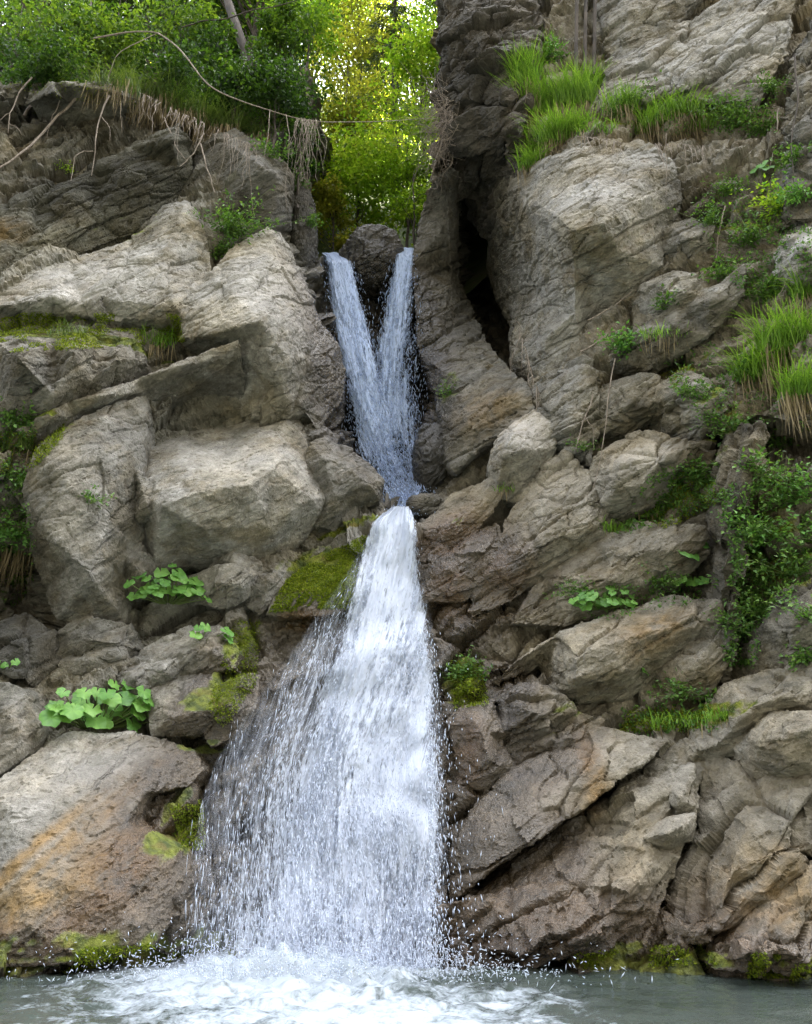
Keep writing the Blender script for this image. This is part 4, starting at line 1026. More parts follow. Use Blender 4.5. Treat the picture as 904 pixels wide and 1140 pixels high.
def broad_plant(px, py, nl, size, label, spread=.45, tall=.35, name='butterbur_plant', group=None, droop=.5):
    h = hit(px, py)
    p, n = h
    root = empty(name, tuple(p - n * .03), label, 'plant', group)
    out = unit(np.array((n[0], min(n[1], -.3), 0.)))
    side = np.array((-out[1], out[0], 0))
    LV, LF, VV, st, b = [], [], [], [], 0
    K = 18
    for i in range(nl):
        a = (i + .5) / nl * 2 - 1
        sx = a * spread * 1.15 + rng.normal(0, .06); oy = rng.uniform(.3, 1.0) * spread
        hz = tall * rng.uniform(.1, 1.0) * (1 - .45 * abs(a))
        c = side * sx + out * oy + np.array((0, 0, hz))
        r = size * rng.uniform(.6, 1.1)
        nn = unit(np.array((0, 0, .75)) + out * rng.uniform(.55, 1.25) * (.7 + droop * .6) + side * (a * .5 + rng.normal(0, .2)))
        dd = unit(out + side * (a * .9 + rng.normal(0, .3)) - nn * 0); dd = unit(dd - nn * (dd @ nn)); ss = np.cross(nn, dd)
        th = np.linspace(-math.pi * .93, math.pi * .93, K)
        ruff = 1 + .10 * np.sin(th * 6 + i) + .06 * rng.normal(0, 1, K)
        rad = r * ruff * (1 + .06 * np.cos(th))
        pts = [c]
        for q, lift in ((.55, .10), (1.0, .02)):
            for k in range(K):
                pts.append(c + (dd * math.cos(th[k]) + ss * math.sin(th[k])) * rad[k] * q + nn * (r * lift + (.13 * r * math.sin(th[k] * 4 + i * 2) if q == 1 else .03 * r * math.sin(th[k] * 9))))
        LV.append(np.array(pts)); val = np.clip(rng.normal(.5, .2), .05, .95)
        vv = np.full(len(pts), val); vv[0] += .3; vv[1:] += rng.normal(0, .12, 2 * K) + .16 * (np.arange(2 * K) % 2); VV.append(np.clip(vv, 0, 1))
        for k in range(K - 1):
            LF += [(b, b + 1 + k, b + 2 + k), (b + 1 + k, b + 1 + K + k, b + 2 + K + k), (b + 1 + k, b + 2 + K + k, b + 2 + k)]
        b += len(pts)
        st.append((wobble([(0, 0, 0) + side * sx * .2, c * (.6, .6, .45), c], 7, .01, i), .009 * (1 + size), .006))
    me = make_mesh('leaves', np.concatenate(LV), np.array(LF), M_BROAD, {'v': np.concatenate(VV)})
    link('leaves', me, root)
    link('stalks', tubes('stalks', st, M_STALK, 5), root)
    return root


def grass(px, py, nb, ln, label, spread=.25, droop=.6, mat=None, name='grass_tuft', group=None, dry=.25, lean=(0, 0), wide=.007, hang=False):
    h = hit(px, py)
    if h is None: return
    p, n = h
    root = empty(name, tuple(p), label, 'grass', group)
    def blades(nb, mat, nm, hang):
        seg = 5
        B = np.zeros((nb, 3)); B[:, 0] = np.clip(rng.normal(0, spread, nb), -1.5 * spread, 1.5 * spread) + rng.normal(0, .03, nb); B[:, 1] = np.clip(rng.normal(0, spread * .45, nb), -.7 * spread, .7 * spread)
        B[:, 2] = rng.normal(0, .03, nb) - .02
        l = ln * rng.uniform(.45, 1.15, nb)
        a = rng.uniform(0, 2 * math.pi, nb)
        H = np.stack([np.cos(a) * .8 + lean[0], np.sin(a) * .6 - .35 + lean[1], np.zeros(nb)], -1)
        dr = droop * rng.uniform(.4, 1.5, nb)
        t = np.linspace(0, 1, seg)[None, :, None]
        up = np.array((0, 0, -1. if hang else 1.))[None, None]
        C = B[:, None] + l[:, None, None] * (up * (t - (0 if hang else 1) * dr[:, None, None] * .55 * t ** 2.2) + H[:, None] * (.25 * t + dr[:, None, None] * .55 * t ** 1.8) * (.35 if hang else 1))
        S = unit(np.stack([-np.sin(a), np.cos(a), np.zeros(nb)], -1) + rng.normal(0, .3, (nb, 3)))
        w = (wide * rng.uniform(.6, 1.3, nb))[:, None, None] * np.array([1, .95, .8, .5, .06])[None, :, None]
        V = np.stack([C - S[:, None] * w, C + S[:, None] * w], 2).reshape(-1, 3)
        i = np.arange(nb)[:, None] * seg * 2 + np.arange(seg - 1)[None] * 2
        F = np.stack([i, i + 1, i + 3, i + 2], -1).reshape(-1, 4)
        v = np.repeat(np.clip(rng.normal(.5, .24, nb), 0, 1), seg * 2)
        link(nm, make_mesh(nm, V, F, mat, {'v': v}, smooth=False), root)
    blades(nb, mat or M_GRASS, 'blades', hang)
    if dry: blades(int(nb * dry), M_DRY, 'dry_blades', True)
    return root


def herb(px, py, nl, rad, leaf, label, mat=None, name='leafy_herb', group=None, flat=.7, cat='plant'):
    h = hit(px, py)
    if h is None: return
    p, n = h
    root = empty(name, tuple(p - n * .02), label, cat, group)
    ns = max(5, nl // 14)
    out = unit(n * .6 + np.array((0, -.15, .55)))
    tips = out * rad * .55 + rng.normal(0, 1, (ns, 3)) * rad * np.array((.62, .4, .42 * flat))
    st = [(wobble([(0, 0, -.01), t * (.5, .5, .6), t], 6, rad * .06, i), .004, .002) for i, t in enumerate(tips)]
    link('stems', tubes('stems', st, M_STALK, 4), root)
    k = rng.integers(0, ns, nl); q = rng.uniform(.25, 1.05, nl)[:, None]
    C = tips[k] * q + rng.normal(0, 1, (nl, 3)) * leaf * .7
    D = unit(tips[k]) * .5 + rng.normal(0, .8, (nl, 3)) * (1, 1, .6)
    Nn = np.array((0, -.45, 1.)) + rng.normal(0, .45, (nl, 3))
    me = leaves_mesh('leaves', C, D, Nn, leaf * rng.uniform(.6, 1.35, nl), leaf * .62 * rng.uniform(.7, 1.2, nl), mat or M_HERB)
    link('leaves', me, root)
    return root


def tree(px, py, Y, height, crad, nleaf, leaf, label, mat, trunk_r=.10, name='broadleaf_tree', lean=(0, 0), base_z=None, group=None, crown_lo=.35, squash=1.0, nclump=None, cat='tree', v0=.5, face=None):
    """the photo position is that of the crown's middle"""
    top = at(px, py, Y)
    cz = top[2]
    bz = cz - height * (.5 + crown_lo / 2)
    root = empty(name, (top[0] - lean[0], Y - lean[1], bz), label, cat, group)
    top = np.array((lean[0], lean[1], height))
    tp = wobble([(0, 0, -.6), (lean[0] * .35, lean[1] * .35, height * .45), top], 16, .10, px)
    paths = [(tp, trunk_r, trunk_r * .15)]
    cm = np.array((lean[0] * .7, lean[1] * .7, height * (.5 + crown_lo / 2)))
    nc = nclump or max(10, nleaf // 160)
    ell = np.array((crad, crad, height * (1 - crown_lo) / 2 * squash))
    u = unit(rng.normal(0, 1, (nc, 3))) * (rng.random(nc) ** .42)[:, None]
    cl = cm + u * ell
    for i in range(min(nc, 40)):
        a = tp[int(np.clip((cl[i, 2] / height - .15) * 14, 3, 14))]
        paths.append((wobble([a, (a + cl[i]) / 2 + (0, 0, .1), cl[i]], 7, .08, i), trunk_r * .26, trunk_r * .05))
    link('trunk', tubes('trunk', paths, M_BARK, 6), root)
    k = rng.integers(0, nc, nleaf)
    cr = crad * rng.uniform(.16, .34, nc)
    off = rng.normal(0, 1, (nleaf, 3)) * np.array((1, 1, .55)) * cr[k][:, None]
    C = cl[k] + off
    D = unit(off) * .7 + rng.normal(0, .6, (nleaf, 3)) + (0, 0, -.25)
    Nn = np.array((0, 0, 1.)) + rng.normal(0, .55, (nleaf, 3))
    vv = np.clip(rng.normal(v0, .17, nleaf) + rng.normal(0, .16, nc)[k], 0, 1)
    me = leaves_mesh('crown', C, D, Nn, leaf * rng.uniform(.6, 1.3, nleaf), leaf * .62 * rng.uniform(.7, 1.2, nleaf), mat, vv)
    link('crown', me, root)
    return root


def spruce(px, py, Y, height, rad, label, mat, n_br=60, name='spruce_tree', group=None):
    top = at(px, py, Y)
    root = empty(name, (top[0], Y, top[2] - height), label, 'tree', group)
    paths = [(wobble([(0, 0, -1), (0, 0, height)], 10, .05, px), .16 * height / 10, .02)]
    Cs, Ds = [], []
    for i in range(n_br):
        q = (i + .5) / n_br; z = height * (.12 + .86 * q); r = rad * (1.02 - q) ** .8 * rng.uniform(.75, 1.15)
        a = i * 2.4 + rng.normal(0, .2); o = np.array((math.cos(a), math.sin(a), 0))
        P = np.array([(0, 0, z), o * r * .5 + (0, 0, z - r * .10), o * r + (0, 0, z - r * .42)])
        P = wobble(P, 12, .05, i); paths.append((P, .022, .006))
        m = int(150 * r / rad) + 30
        t = rng.random(m) ** .8 * 11; j = np.minimum(t.astype(int), 10); f = (t - j)[:, None]
        B = P[j] * (1 - f) + P[j + 1] * f
        sd = np.array((-o[1], o[0], 0)); s = rng.choice([-1, 1], m)[:, None]
        Cs.append(B + sd * s * rng.uniform(0, .16, m)[:, None] * r * .5 - (0, 0, 1) * rng.uniform(0, .25, m)[:, None] * r * .3)
        Ds.append(o * .5 + sd * s * .5 + rng.normal(0, .3, (m, 3)) + (0, 0, -.75))
    C, D = np.concatenate(Cs), np.concatenate(Ds)
    link('trunk', tubes('trunk', paths, M_BARK, 6), root)
    me = leaves_mesh('crown', C, D, rng.normal(0, 1, (len(C), 3)) + (0, 0, .6), rng.uniform(.12, .28, len(C)) * rad / 2.2, .045 * rad / 2.2, mat)
    link('crown', me, root)
    return root


def line_px(pts, off=.06, n=None):
    """points lying on the rock: photo x, photo y (, metres in front)"""
    out = []
    for q in pts:
        h = hit(q[0], q[1]); o = q[2] if len(q) > 2 else off
        if h is None: continue
        out.append(h[0] + np.array((0, -1, 0)) * o)
    return np.array(out)


def strand(name, pts, r0, r1, label, cat, mat, n=24, amp=.03, forks=(), group=None, hang_first=False):
    P = np.array(pts, float)
    c = Vector(P[0])
    r0, r1 = r0 * .78, r1 * .7
    paths = [(wobble(P - P[0], n, amp, P[0][0]), r0, r1)]
    for fk in forks:
        paths.append((wobble(np.array(fk, float) - P[0], 10, amp * .6, fk[0][0] + 1), r1 * 1.0 + r0 * .15, r1 * .5))
    o = link(name, tubes(name, paths, mat, 6))
    o.location = c; o['label'] = label; o['category'] = cat; o['kind'] = 'thing'
    if group: o['group'] = group
    return o
# ------------------------------------------------------------------ plants on the rock
broad_plant(106, 812, 44, .125, 'large leafy plant with round bright leaves on the lower left ledge', .62, .62)
broad_plant(188, 674, 40, .10, 'bushy round leaved plant in front of the huge overhanging block', .45, .50)
broad_plant(226, 712, 5, .10, 'small sparse leafed plant on the flat pale rock step', .22, .25)
broad_plant(668, 680, 26, .085, 'round leaved plant at the front edge of the grey brown slab, mid right', .34, .30)
broad_plant(776, 630, 3, .17, 'pair of big round leaves standing one above the other beside the rock rib', .10, .55, droop=.9)
broad_plant(772, 652, 3, .11, 'low round leaves at the foot of the pair of big round leaves', .2, .15)
broad_plant(712, 752, 3, .085, 'tiny bright seedling in the notch of the long tan slab', .09, .16)
broad_plant(846, 202, 4, .13, 'bright broad leaved seedling in the earthy hollow at the upper right', .30, .22)
broad_plant(6, 742, 3, .08, 'little bright leaves at the very left edge of the dim hollow', .12, .15)

grass(600, 128, 640, .95, 'tallest bright green grass tuft at the left end of the ledge above the massive boulder', .22, .75, lean=(-.25, -.2))
grass(640, 118, 640, .90, 'dense bright green grass tuft just right of the tallest tuft on the boulder ledge', .24, .7, lean=(-.1, -.2))
grass(598, 172, 160, .55, 'short fringe of grass hanging over the upper left shoulder of the massive boulder', .12, 1.0, lean=(-.2, -.3))
grass(585, 90, 420, .80, 'bright grass climbing the dark pillar foot above the tallest tuft', .16, .7, lean=(-.1, -.2))
grass(618, 160, 420, .70, 'bright grass spilling over the front of the boulder ledge below the tallest tuft', .2, 1.0, lean=(-.2, -.3))
grass(660, 100, 300, .60, 'green grass at the back of the boulder ledge beside the crumbly rock', .2, .8, lean=(0, -.2))
grass(710, 132, 260, .45, 'green grass between the hollow and the yellowish tuft on the boulder ledge', .2, .9)
grass(604, 70, 360, .70, 'uppermost bright grass against the foot of the dark pillar', .16, .7, lean=(-.1, -.2))
grass(590, 186, 260, .45, 'lowest grass fringe on the upper left shoulder of the massive boulder', .14, 1.1, lean=(-.1, -.4))
grass(640, 150, 420, .60, 'grass hanging over the front edge of the ledge right above the massive boulder', .22, 1.0, lean=(-.1, -.3))
grass(690, 120, 300, .50, 'grass behind the hollow at the middle of the boulder ledge', .2, .8, lean=(0, -.2))
grass(755, 128, 340, .50, 'grass at the foot of the rough tan face', .28, .8, lean=(0, -.2))
grass(664, 148, 130, .35, 'low green tuft over the dark hollow on top of the massive boulder', .22, .9)
grass(735, 142, 480, .50, 'yellowish green tuft on the ledge below the rough tan face', .26, .9)
grass(775, 146, 460, .45, 'green tuft in the middle of the ledge below the rough tan face', .26, .9)
grass(880, 390, 520, .85, 'big tuft of long grass drooping from the bank at the right edge', .28, .9, lean=(-.15, -.2))
grass(848, 420, 380, .70, 'grass tuft left of the big drooping tuft at the right edge', .22, 1.0, lean=(-.15, -.2))
grass(896, 440, 320, .65, 'lower grass tuft with rusty roots hanging at the right edge', .2, 1.1, lean=(-.1, -.3), dry=.5)
grass(175, 384, 160, .38, 'grass tuft at the right end of the mossy shelf', .16, 1.0)
grass(75, 372, 90, .28, 'thin pale grass tuft in the middle of the mossy shelf', .18, .8, mat=M_RIM, dry=0)
grass(770, 806, 190, .24, 'short light green grass along the crest of the pale streaked slab', .3, 1.0, dry=.1)
grass(806, 800, 120, .22, 'short grass at the right end of the crest of the pale streaked slab', .14, 1.0, dry=.1)
grass(14, 612, 260, .55, 'grass clump hanging over the shadowed hollow at the left edge', .22, 1.1, dry=.5, mat=M_RIM)
grass(10, 500, 160, .40, 'mossy grass clump at the left edge above the rock column', .2, 1.0, dry=.3, mat=M_RIM)
grass(30, 650, 120, .45, 'straggling grass at the foot of the tall rock column', .14, 1.2, dry=.6)
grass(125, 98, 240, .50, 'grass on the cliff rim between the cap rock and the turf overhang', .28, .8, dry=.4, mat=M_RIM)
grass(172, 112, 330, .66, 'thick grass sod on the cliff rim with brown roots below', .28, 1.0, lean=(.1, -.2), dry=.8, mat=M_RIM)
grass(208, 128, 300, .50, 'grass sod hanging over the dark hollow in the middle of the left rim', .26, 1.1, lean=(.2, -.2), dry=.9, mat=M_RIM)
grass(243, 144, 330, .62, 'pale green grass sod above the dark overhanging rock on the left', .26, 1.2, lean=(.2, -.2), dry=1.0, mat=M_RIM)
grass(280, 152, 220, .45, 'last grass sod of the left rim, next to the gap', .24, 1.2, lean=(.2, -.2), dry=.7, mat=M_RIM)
grass(150, 82, 160, .42, 'upper grass sod behind the bend of the fallen branch', .3, .8, dry=.2, mat=M_RIM)
grass(560, 745 - 200, 40, .2, 'thin grass in the crack beside the white topped rock', .1, 1.0, dry=.2)
grass(740, 375, 90, .3, 'thin grass on the slanting dark bedding rock', .2, 1.0, dry=.3)

herb(140, 96, 420, .45, .07, 'dark weeds among the grass above the long hanging root')
herb(192, 116, 360, .40, .06, 'dull weeds between the thick sod and the sod over the dark hollow', mat=M_WOOD)
herb(228, 134, 460, .45, .065, 'low leafy weeds on the edge of the left rim above the crooked root', mat=M_WOOD)
herb(268, 140, 420, .45, .07, 'leafy weeds behind the pale green sod on the left rim')
herb(60, 88, 420, .5, .08, 'leafy weeds hanging over the flat cap rock', mat=M_WOOD)
herb(12, 84, 380, .5, .08, 'leafy weeds above the pale forked root in the upper left corner')
herb(304, 140, 420, .5, .08, 'shady leaves on the dark earth next to the gap', mat=M_WOOD)
herb(255, 262, 900, .62, .075, 'bushy green herb growing between the two pale slabs on the left', name='leafy_bush')
herb(240, 285, 350, .38, .065, 'dull lower sprays beneath the bushy herb between the pale slabs', name='leafy_bush')
herb(820, 138, 900, .55, .07, 'dense light green cushion of herbs at the right end of the grassy ledge')
herb(850, 150, 500, .42, .07, 'darker herb drooping from the right end of the grassy ledge')
herb(616, 66, 320, .36, .08, 'broad leaved herb above the tallest bright grass', mat=M_BROAD)
herb(700, 388, 360, .32, .085, 'leafy herb beside the lower of the two pale sticks', mat=M_BROAD)
herb(778, 536, 420, .36, .08, 'leafy herb on the mossy slope above the big round leaves')
herb(752, 560, 260, .34, .06, 'fine leaved herb low on the mossy slope')
herb(855, 600, 420, .55, .085, 'bright bushy herb on the overgrown bank at the right', mat=M_BROAD)
herb(880, 640, 320, .55, .075, 'dark herb below the bright bushy herb on the overgrown bank')
herb(890, 560, 320, .48, .085, 'upper herb of the overgrown bank, against the right edge', mat=M_BROAD)
herb(840, 530, 320, .40, .075, 'small herb under the drooping grass at the right')
herb(830, 660, 420, .45, .07, 'straggly herb low on the overgrown bank')
herb(870, 235, 500, .48, .08, 'yellow green fern like herb at the upper right edge', mat=M_SUNNY)
herb(835, 270, 420, .42, .075, 'herb in the earthy hollow right of the small tan block')
herb(890, 225, 320, .34, .08, 'light herb against the upper right edge', mat=M_BROAD)
herb(800, 310, 260, .34, .075, 'herb on the upper end of the slanting dark bedding rock')
herb(740, 340, 220, .26, .07, 'herb on the flat topped grey rock')
herb(825, 425, 260, .34, .075, 'herb growing left of the drooping grass')
herb(518, 752, 420, .30, .055, 'mossy herb clump at the right edge of the falling water')
herb(520, 772, 260, .24, .05, 'bright moss cushion just under the mossy herb clump beside the fall', mat=M_MOSS, name='moss_cushion')
herb(10, 470, 360, .38, .07, 'leafy herb at the left edge beside the dark ledge rock')
herb(18, 600, 420, .40, .07, 'leafy herb at the left edge over the shadowed hollow', mat=M_BROAD)
herb(100, 560, 120, .22, .055, 'faint herb growing on the face of the tall rock column')
herb(760, 775, 260, .34, .055, 'grey green herb under the wedge in the notch')
herb(896, 735, 200, .22, .07, 'small herb at the right edge above the square edged tan block')
herb(76, 190, 60, .16, .06, 'tiny bright twig leaves on the dark bedding rock, upper left', mat=M_SUNNY)
herb(330, 210, 320, .42, .08, 'dark leafy herb at the left rim of the gap')
herb(300, 175, 260, .36, .08, 'herb above the dark overhanging rock, beside the gap')
herb(500, 440, 160, .26, .06, 'dark herb clinging to the scoured buttress')

herb(905, 690, 300, .34, .065, 'herb at the right edge above the grey brown rock')
herb(815, 700, 300, .32, .055, 'dull herb at the foot of the earthy rock rib')
herb(870, 560, 220, .46, .075, 'middle herb of the overgrown bank under the hollow')
herb(835, 600, 240, .38, .065, 'herb at the left edge of the overgrown bank beside the rib')
herb(790, 250, 300, .32, .06, 'herb at the lower end of the earthy hollow, upper right')
herb(770, 440, 260, .30, .055, 'mossy herb on the blocky layered rock')
herb(860, 330, 420, .40, .07, 'herb above the drooping grass at the right')
herb(24, 540, 420, .42, .07, 'dark herb at the left edge between the two grass clumps')
herb(640, 660, 160, .24, .045, 'small creeping herb along the front of the grey brown slab')
herb(735, 652, 260, .30, .05, 'low dark herb between the round leaved plant and the big round leaves')
herb(345, 250, 200, .26, .07, 'dark sprig on the wet rib left of the gap')
grass(720, 575, 120, .25, 'grass along the upper edge of the grey brown slab', .2, 1.1, dry=.3)
grass(690, 590, 120, .22, 'short yellowish grass left end of the mossy slope', .16, 1.0, dry=.2)
grass(905, 330, 300, .6, 'grass at the right edge below the whitish knob', .2, 1.0, lean=(-.1, -.2))

herb(700, 120, 420, .42, .065, 'leafy weeds among the grass at the middle of the boulder ledge')
herb(800, 128, 520, .45, .065, 'leafy weeds left of the dense herb cushion on the grassy ledge')
herb(850, 100, 260, .32, .06, 'weeds in the shadowed right end of the rough tan face')
herb(690, 130, 300, .3, .05, 'small weeds over the hollow of the boulder ledge')
herb(885, 180, 320, .36, .07, 'weeds on the root covered rock at the upper right edge')
herb(815, 215, 360, .36, .06, 'dark weeds at the top of the earthy hollow, upper right')
herb(815, 480, 360, .36, .06, 'weeds on top of the earthy rock rib')
herb(870, 500, 360, .42, .07, 'weeds in the shade under the drooping grass at the right edge')
herb(845, 690, 420, .40, .065, 'weeds filling the cleft between the rib and the grey brown rock')
herb(650, 500, 140, .22, .045, 'tiny weeds in the crack above the broad tan layered slab')

# fine plants nobody could count on the overgrown slope and ledges
def cover(polys, name, mat, label, ln, flatv=.5, lift=.0):
    C, Nn = [], []
    for poly, n in polys:
        for q in inpoly(poly, n):
            h = hit(*q)
            if h is None: continue
            if fbm(h[0][None] * 2.3, 3, 44)[0] < -.12: continue
            C.append(h[0] + h[1] * rng.uniform(0, lift)); Nn.append(h[1])
    C, Nn = np.array(C), np.array(Nn); n = len(C)
    D = Nn * .6 + rng.normal(0, .7, (n, 3)) + (0, 0, .25)
    me = leaves_mesh(name, C, D, Nn + rng.normal(0, .5, (n, 3)) + (0, 0, .6), ln * rng.uniform(.5, 1.4, n), ln * .55, mat)
    o = link(name, me); o['kind'] = 'stuff'; o['label'] = label
    return o


cover([([(800, 545), (904, 520), (904, 640), (860, 680), (840, 745), (806, 740), (815, 620)], 4200),
       ([(770, 220), (904, 205), (904, 330), (830, 330), (800, 300)], 2600), ([(720, 530), (800, 500), (800, 560), (720, 590), (690, 596)], 1500),
       ([(690, 110), (870, 112), (870, 150), (700, 150)], 1500), ([(640, 655), (770, 640), (790, 668), (690, 690), (640, 690)], 500),
       ([(820, 300), (904, 310), (904, 480), (830, 470)], 1200), ([(0, 560), (40, 560), (40, 660), (0, 680)], 700), ([(0, 450), (40, 450), (30, 520), (0, 530)], 400),
       ([(740, 400), (800, 380), (820, 440), (790, 480), (745, 430)], 500), ([(690, 790), (800, 770), (800, 815), (690, 815)], 600)],
      'undergrowth', M_HERB, 'low herbs covering the right hand slope and ledges', .055, lift=.06)
cover([([(300, 682), (318, 646), (350, 624), (410, 594), (414, 640), (398, 676)], 13000), ([(0, 354), (30, 348), (200, 350), (206, 380), (140, 386), (0, 394)], 13000),
       ([(0, 1062), (190, 1050), (200, 1070), (0, 1096)], 3500), ([(230, 790), (262, 690), (290, 690), (285, 760), (250, 810)], 2600),
       ([(500, 735), (535, 735), (545, 785), (505, 790)], 1800), ([(640, 1062), (790, 1050), (800, 1075), (650, 1080)], 1600), ([(838, 1062), (904, 1058), (904, 1090), (830, 1088)], 1600),
       ([(700, 790), (795, 785), (795, 812), (690, 816)], 1800), ([(40, 500), (75, 466), (70, 490), (40, 520)], 900), ([(0, 480), (40, 480), (40, 520), (0, 530)], 900),
       ([(705, 570), (790, 500), (800, 560), (740, 590)], 3000), ([(190, 900), (226, 890), (228, 945), (200, 945)], 1200), ([(745, 410), (775, 405), (770, 430), (748, 435)], 500),
       ([(0, 60), (120, 70), (300, 120), (330, 160), (200, 130), (0, 98)], 3500)],
      'moss', M_MOSS, 'thick yellow green moss on ledges and at the waterline', .030, lift=.02)

# ------------------------------------------------------------------ roots and branches
strand('root', line_px([(90, 122, .3), (62, 150, .25), (36, 177, .25), (-6, 204, .25)]), .035, .02, 'thick pale root slanting across the dark bedding rock at the upper left', 'root', M_ROOT, amp=.04)
def dangle(px, py, Y, pts): return [at(px + a, py + b, Y) for a, b in pts]
def yh(px, py, o=.35):
    h = hit(px, py); return (h[0][1] if h is not None else 13.0) - o
def root_at(pts, r0, r1, label, forks=(), o=.35, amp=.03, name='root', mat=None):
    Y = yh(*pts[-1], o)
    fk = [[at(a, b, Y) for a, b in f] for f in forks]
    return strand(name, [at(a, b, Y) for a, b in pts], r0, r1, label, 'root', mat or M_ROOT, 24, amp, fk)
root_at([(36, 86), (20, 104), (12, 124), (9, 148)], .020, .008, 'pale forked root dangling at the upper left corner', [[(12, 124), (2, 132), (-4, 138)], [(10, 138), (20, 142), (25, 150)]])
root_at([(122, 106), (113, 124), (107, 150), (104, 176), (101, 196)], .020, .007, 'long pale root hanging straight down left of the turf overhang', [[(113, 130), (122, 142), (123, 158)]])
root_at([(104, 168), (90, 168), (82, 176), (78, 202)], .012, .006, 'thin bent root with a few bright leaves at the upper left')
root_at([(66, 112), (58, 132), (52, 152)], .012, .005, 'short thin root left of the long hanging root')
root_at([(136, 112), (134, 128), (135, 148)], .012, .005, 'short reddish root under the thick sod')
root_at([(182, 130), (190, 150), (196, 166), (210, 180)], .014, .006, 'crooked root at the tip of the slanting pale edge')
root_at([(226, 148), (218, 170), (200, 186)], .02, .008, 'thick crooked root crossing the shadow left of the dark overhanging rock')
root_at([(222, 160), (232, 190), (240, 215)], .02, .010, 'brown root running down beside the dark overhanging rock')
strand('fallen_branch', [at(100, 42, 13.2), at(150, 36, 13.1), at(176, 36, 13.0), at(200, 52, 12.9), at(230, 94, 12.8), at(275, 115, 12.9), at(330, 130, 13.2), at(362, 134, 13.5), at(420, 135, 13.9), at(486, 132, 14.4)],
       .022, .008, 'long bare branch fallen from the left rim across the gap', 'branch', M_ROOT, 60, .05,
       [[at(300, 123, 13.05), at(298, 150, 13), at(294, 175, 12.95)], [at(318, 127, 13.1), at(322, 152, 13.1), at(320, 172, 13.1)], [at(176, 36, 13), at(130, 60, 12.9), at(120, 90, 12.9)]])
# hanging fringe of rootlets
def fringe(px0, py0, px1, py1, Y, n, ln, label, name='root_fringe'):
    c = at((px0 + px1) / 2, (py0 + py1) / 2, Y); paths = []
    for i in range(n):
        t = rng.random(); p = at(px0 + (px1 - px0) * t, py0 + (py1 - py0) * t, Y + rng.normal(0, .08)) - c
        l = ln * rng.gamma(3, .33); e = p + np.array((rng.normal(0, .12) * l, rng.normal(-.05, .08), -l))
        paths.append((wobble([p, (p + e) / 2 + rng.normal(0, .05, 3), e], 9, .04 * l, i), rng.uniform(.003, .008), .002))
    o = link(name, tubes(name, paths, M_ROOT, 4)); o.location = Vector(c); o['label'] = label; o['category'] = 'roots'; o['kind'] = 'thing'
fringe(330, 132, 354, 134, 13.4, 46, .75, 'bundle of pale rootlets dangling from the fallen branch beside the gap')
fringe(150, 100, 215, 132, 12.75, 40, .35, 'fringe of fine rootlets under the thick sod of the left rim')
fringe(215, 130, 285, 165, 12.65, 44, .45, 'fringe of fine rootlets hanging in front of the dark overhanging rock')
fringe(640, 150, 690, 158, 12.35, 34, .22, 'short rootlets over the hollow on top of the massive boulder')
fringe(728, 160, 790, 162, 12.4, 34, .30, 'thin rootlets hanging from the grassy ledge onto the massive boulder')
fringe(570, 338, 600, 440, 12.75, 26, .42, 'stringy roots hanging along the underside of the massive boulder')
root_at([(742, 150), (741, 185), (742, 218)], .008, .004, 'single straw hanging down over the massive boulder', o=.2)
root_at([(684, 398), (678, 440), (676, 470), (668, 520), (660, 548)], .011, .006, 'long thin whitish root running down the middle of the right slope', o=.12)
root_at([(660, 440), (650, 470), (642, 500)], .016, .008, 'knotty root under the massive boulder left of the whitish root', [[(652, 465), (662, 480), (660, 500)]], o=.15)
root_at([(646, 392), (672, 377), (697, 365)], .018, .012, 'straight pale stick lying on the slope, lower of the two beside the massive boulder', o=.12, amp=.01, name='stick')
root_at([(654, 356), (680, 344), (704, 326)], .016, .012, 'upper of the two pale sticks beside the lower flank of the massive boulder', o=.12, amp=.02, name='stick')
root_at([(629, 262), (621, 284), (614, 302)], .011, .007, 'thin straw coloured stick lying on the face of the massive boulder', o=.05, amp=.005, name='stick')
root_at([(806, 230), (800, 262), (796, 292), (780, 306)], .016, .008, 'root twisting down the earthy hollow at the upper right', o=.1)
root_at([(882, 290), (876, 310), (866, 330)], .02, .01, 'forked whitish root below the whitish knob at the right edge', [[(876, 308), (886, 322), (888, 340)]], o=.12)
root_at([(884, 60), (888, 110), (880, 160), (886, 210)], .02, .010, 'thick root running down the root covered rock at the upper right edge', o=.1, mat=M_BARK)
root_at([(866, 120), (864, 150), (858, 190)], .018, .01, 'root at the shadowed right end of the rough tan face', o=.15)
for i, (a, l) in enumerate(((642, 'left'), (652, 'middle'), (662, 'right'))):
    yt = yh(652, 78, .1); strand('tree_trunk', [at(a, 84, yt), at(a + 1, 0, yt), at(a + 3, -160, yt + .2)], .05, .045, ('leftmost of the three thin stems at the top edge above the bright grass', 'middle one of the three thin stems at the top edge above the bright grass', 'rightmost of the three thin stems at the top edge above the bright grass')[i], 'tree trunk', M_BARK, 14, .04)
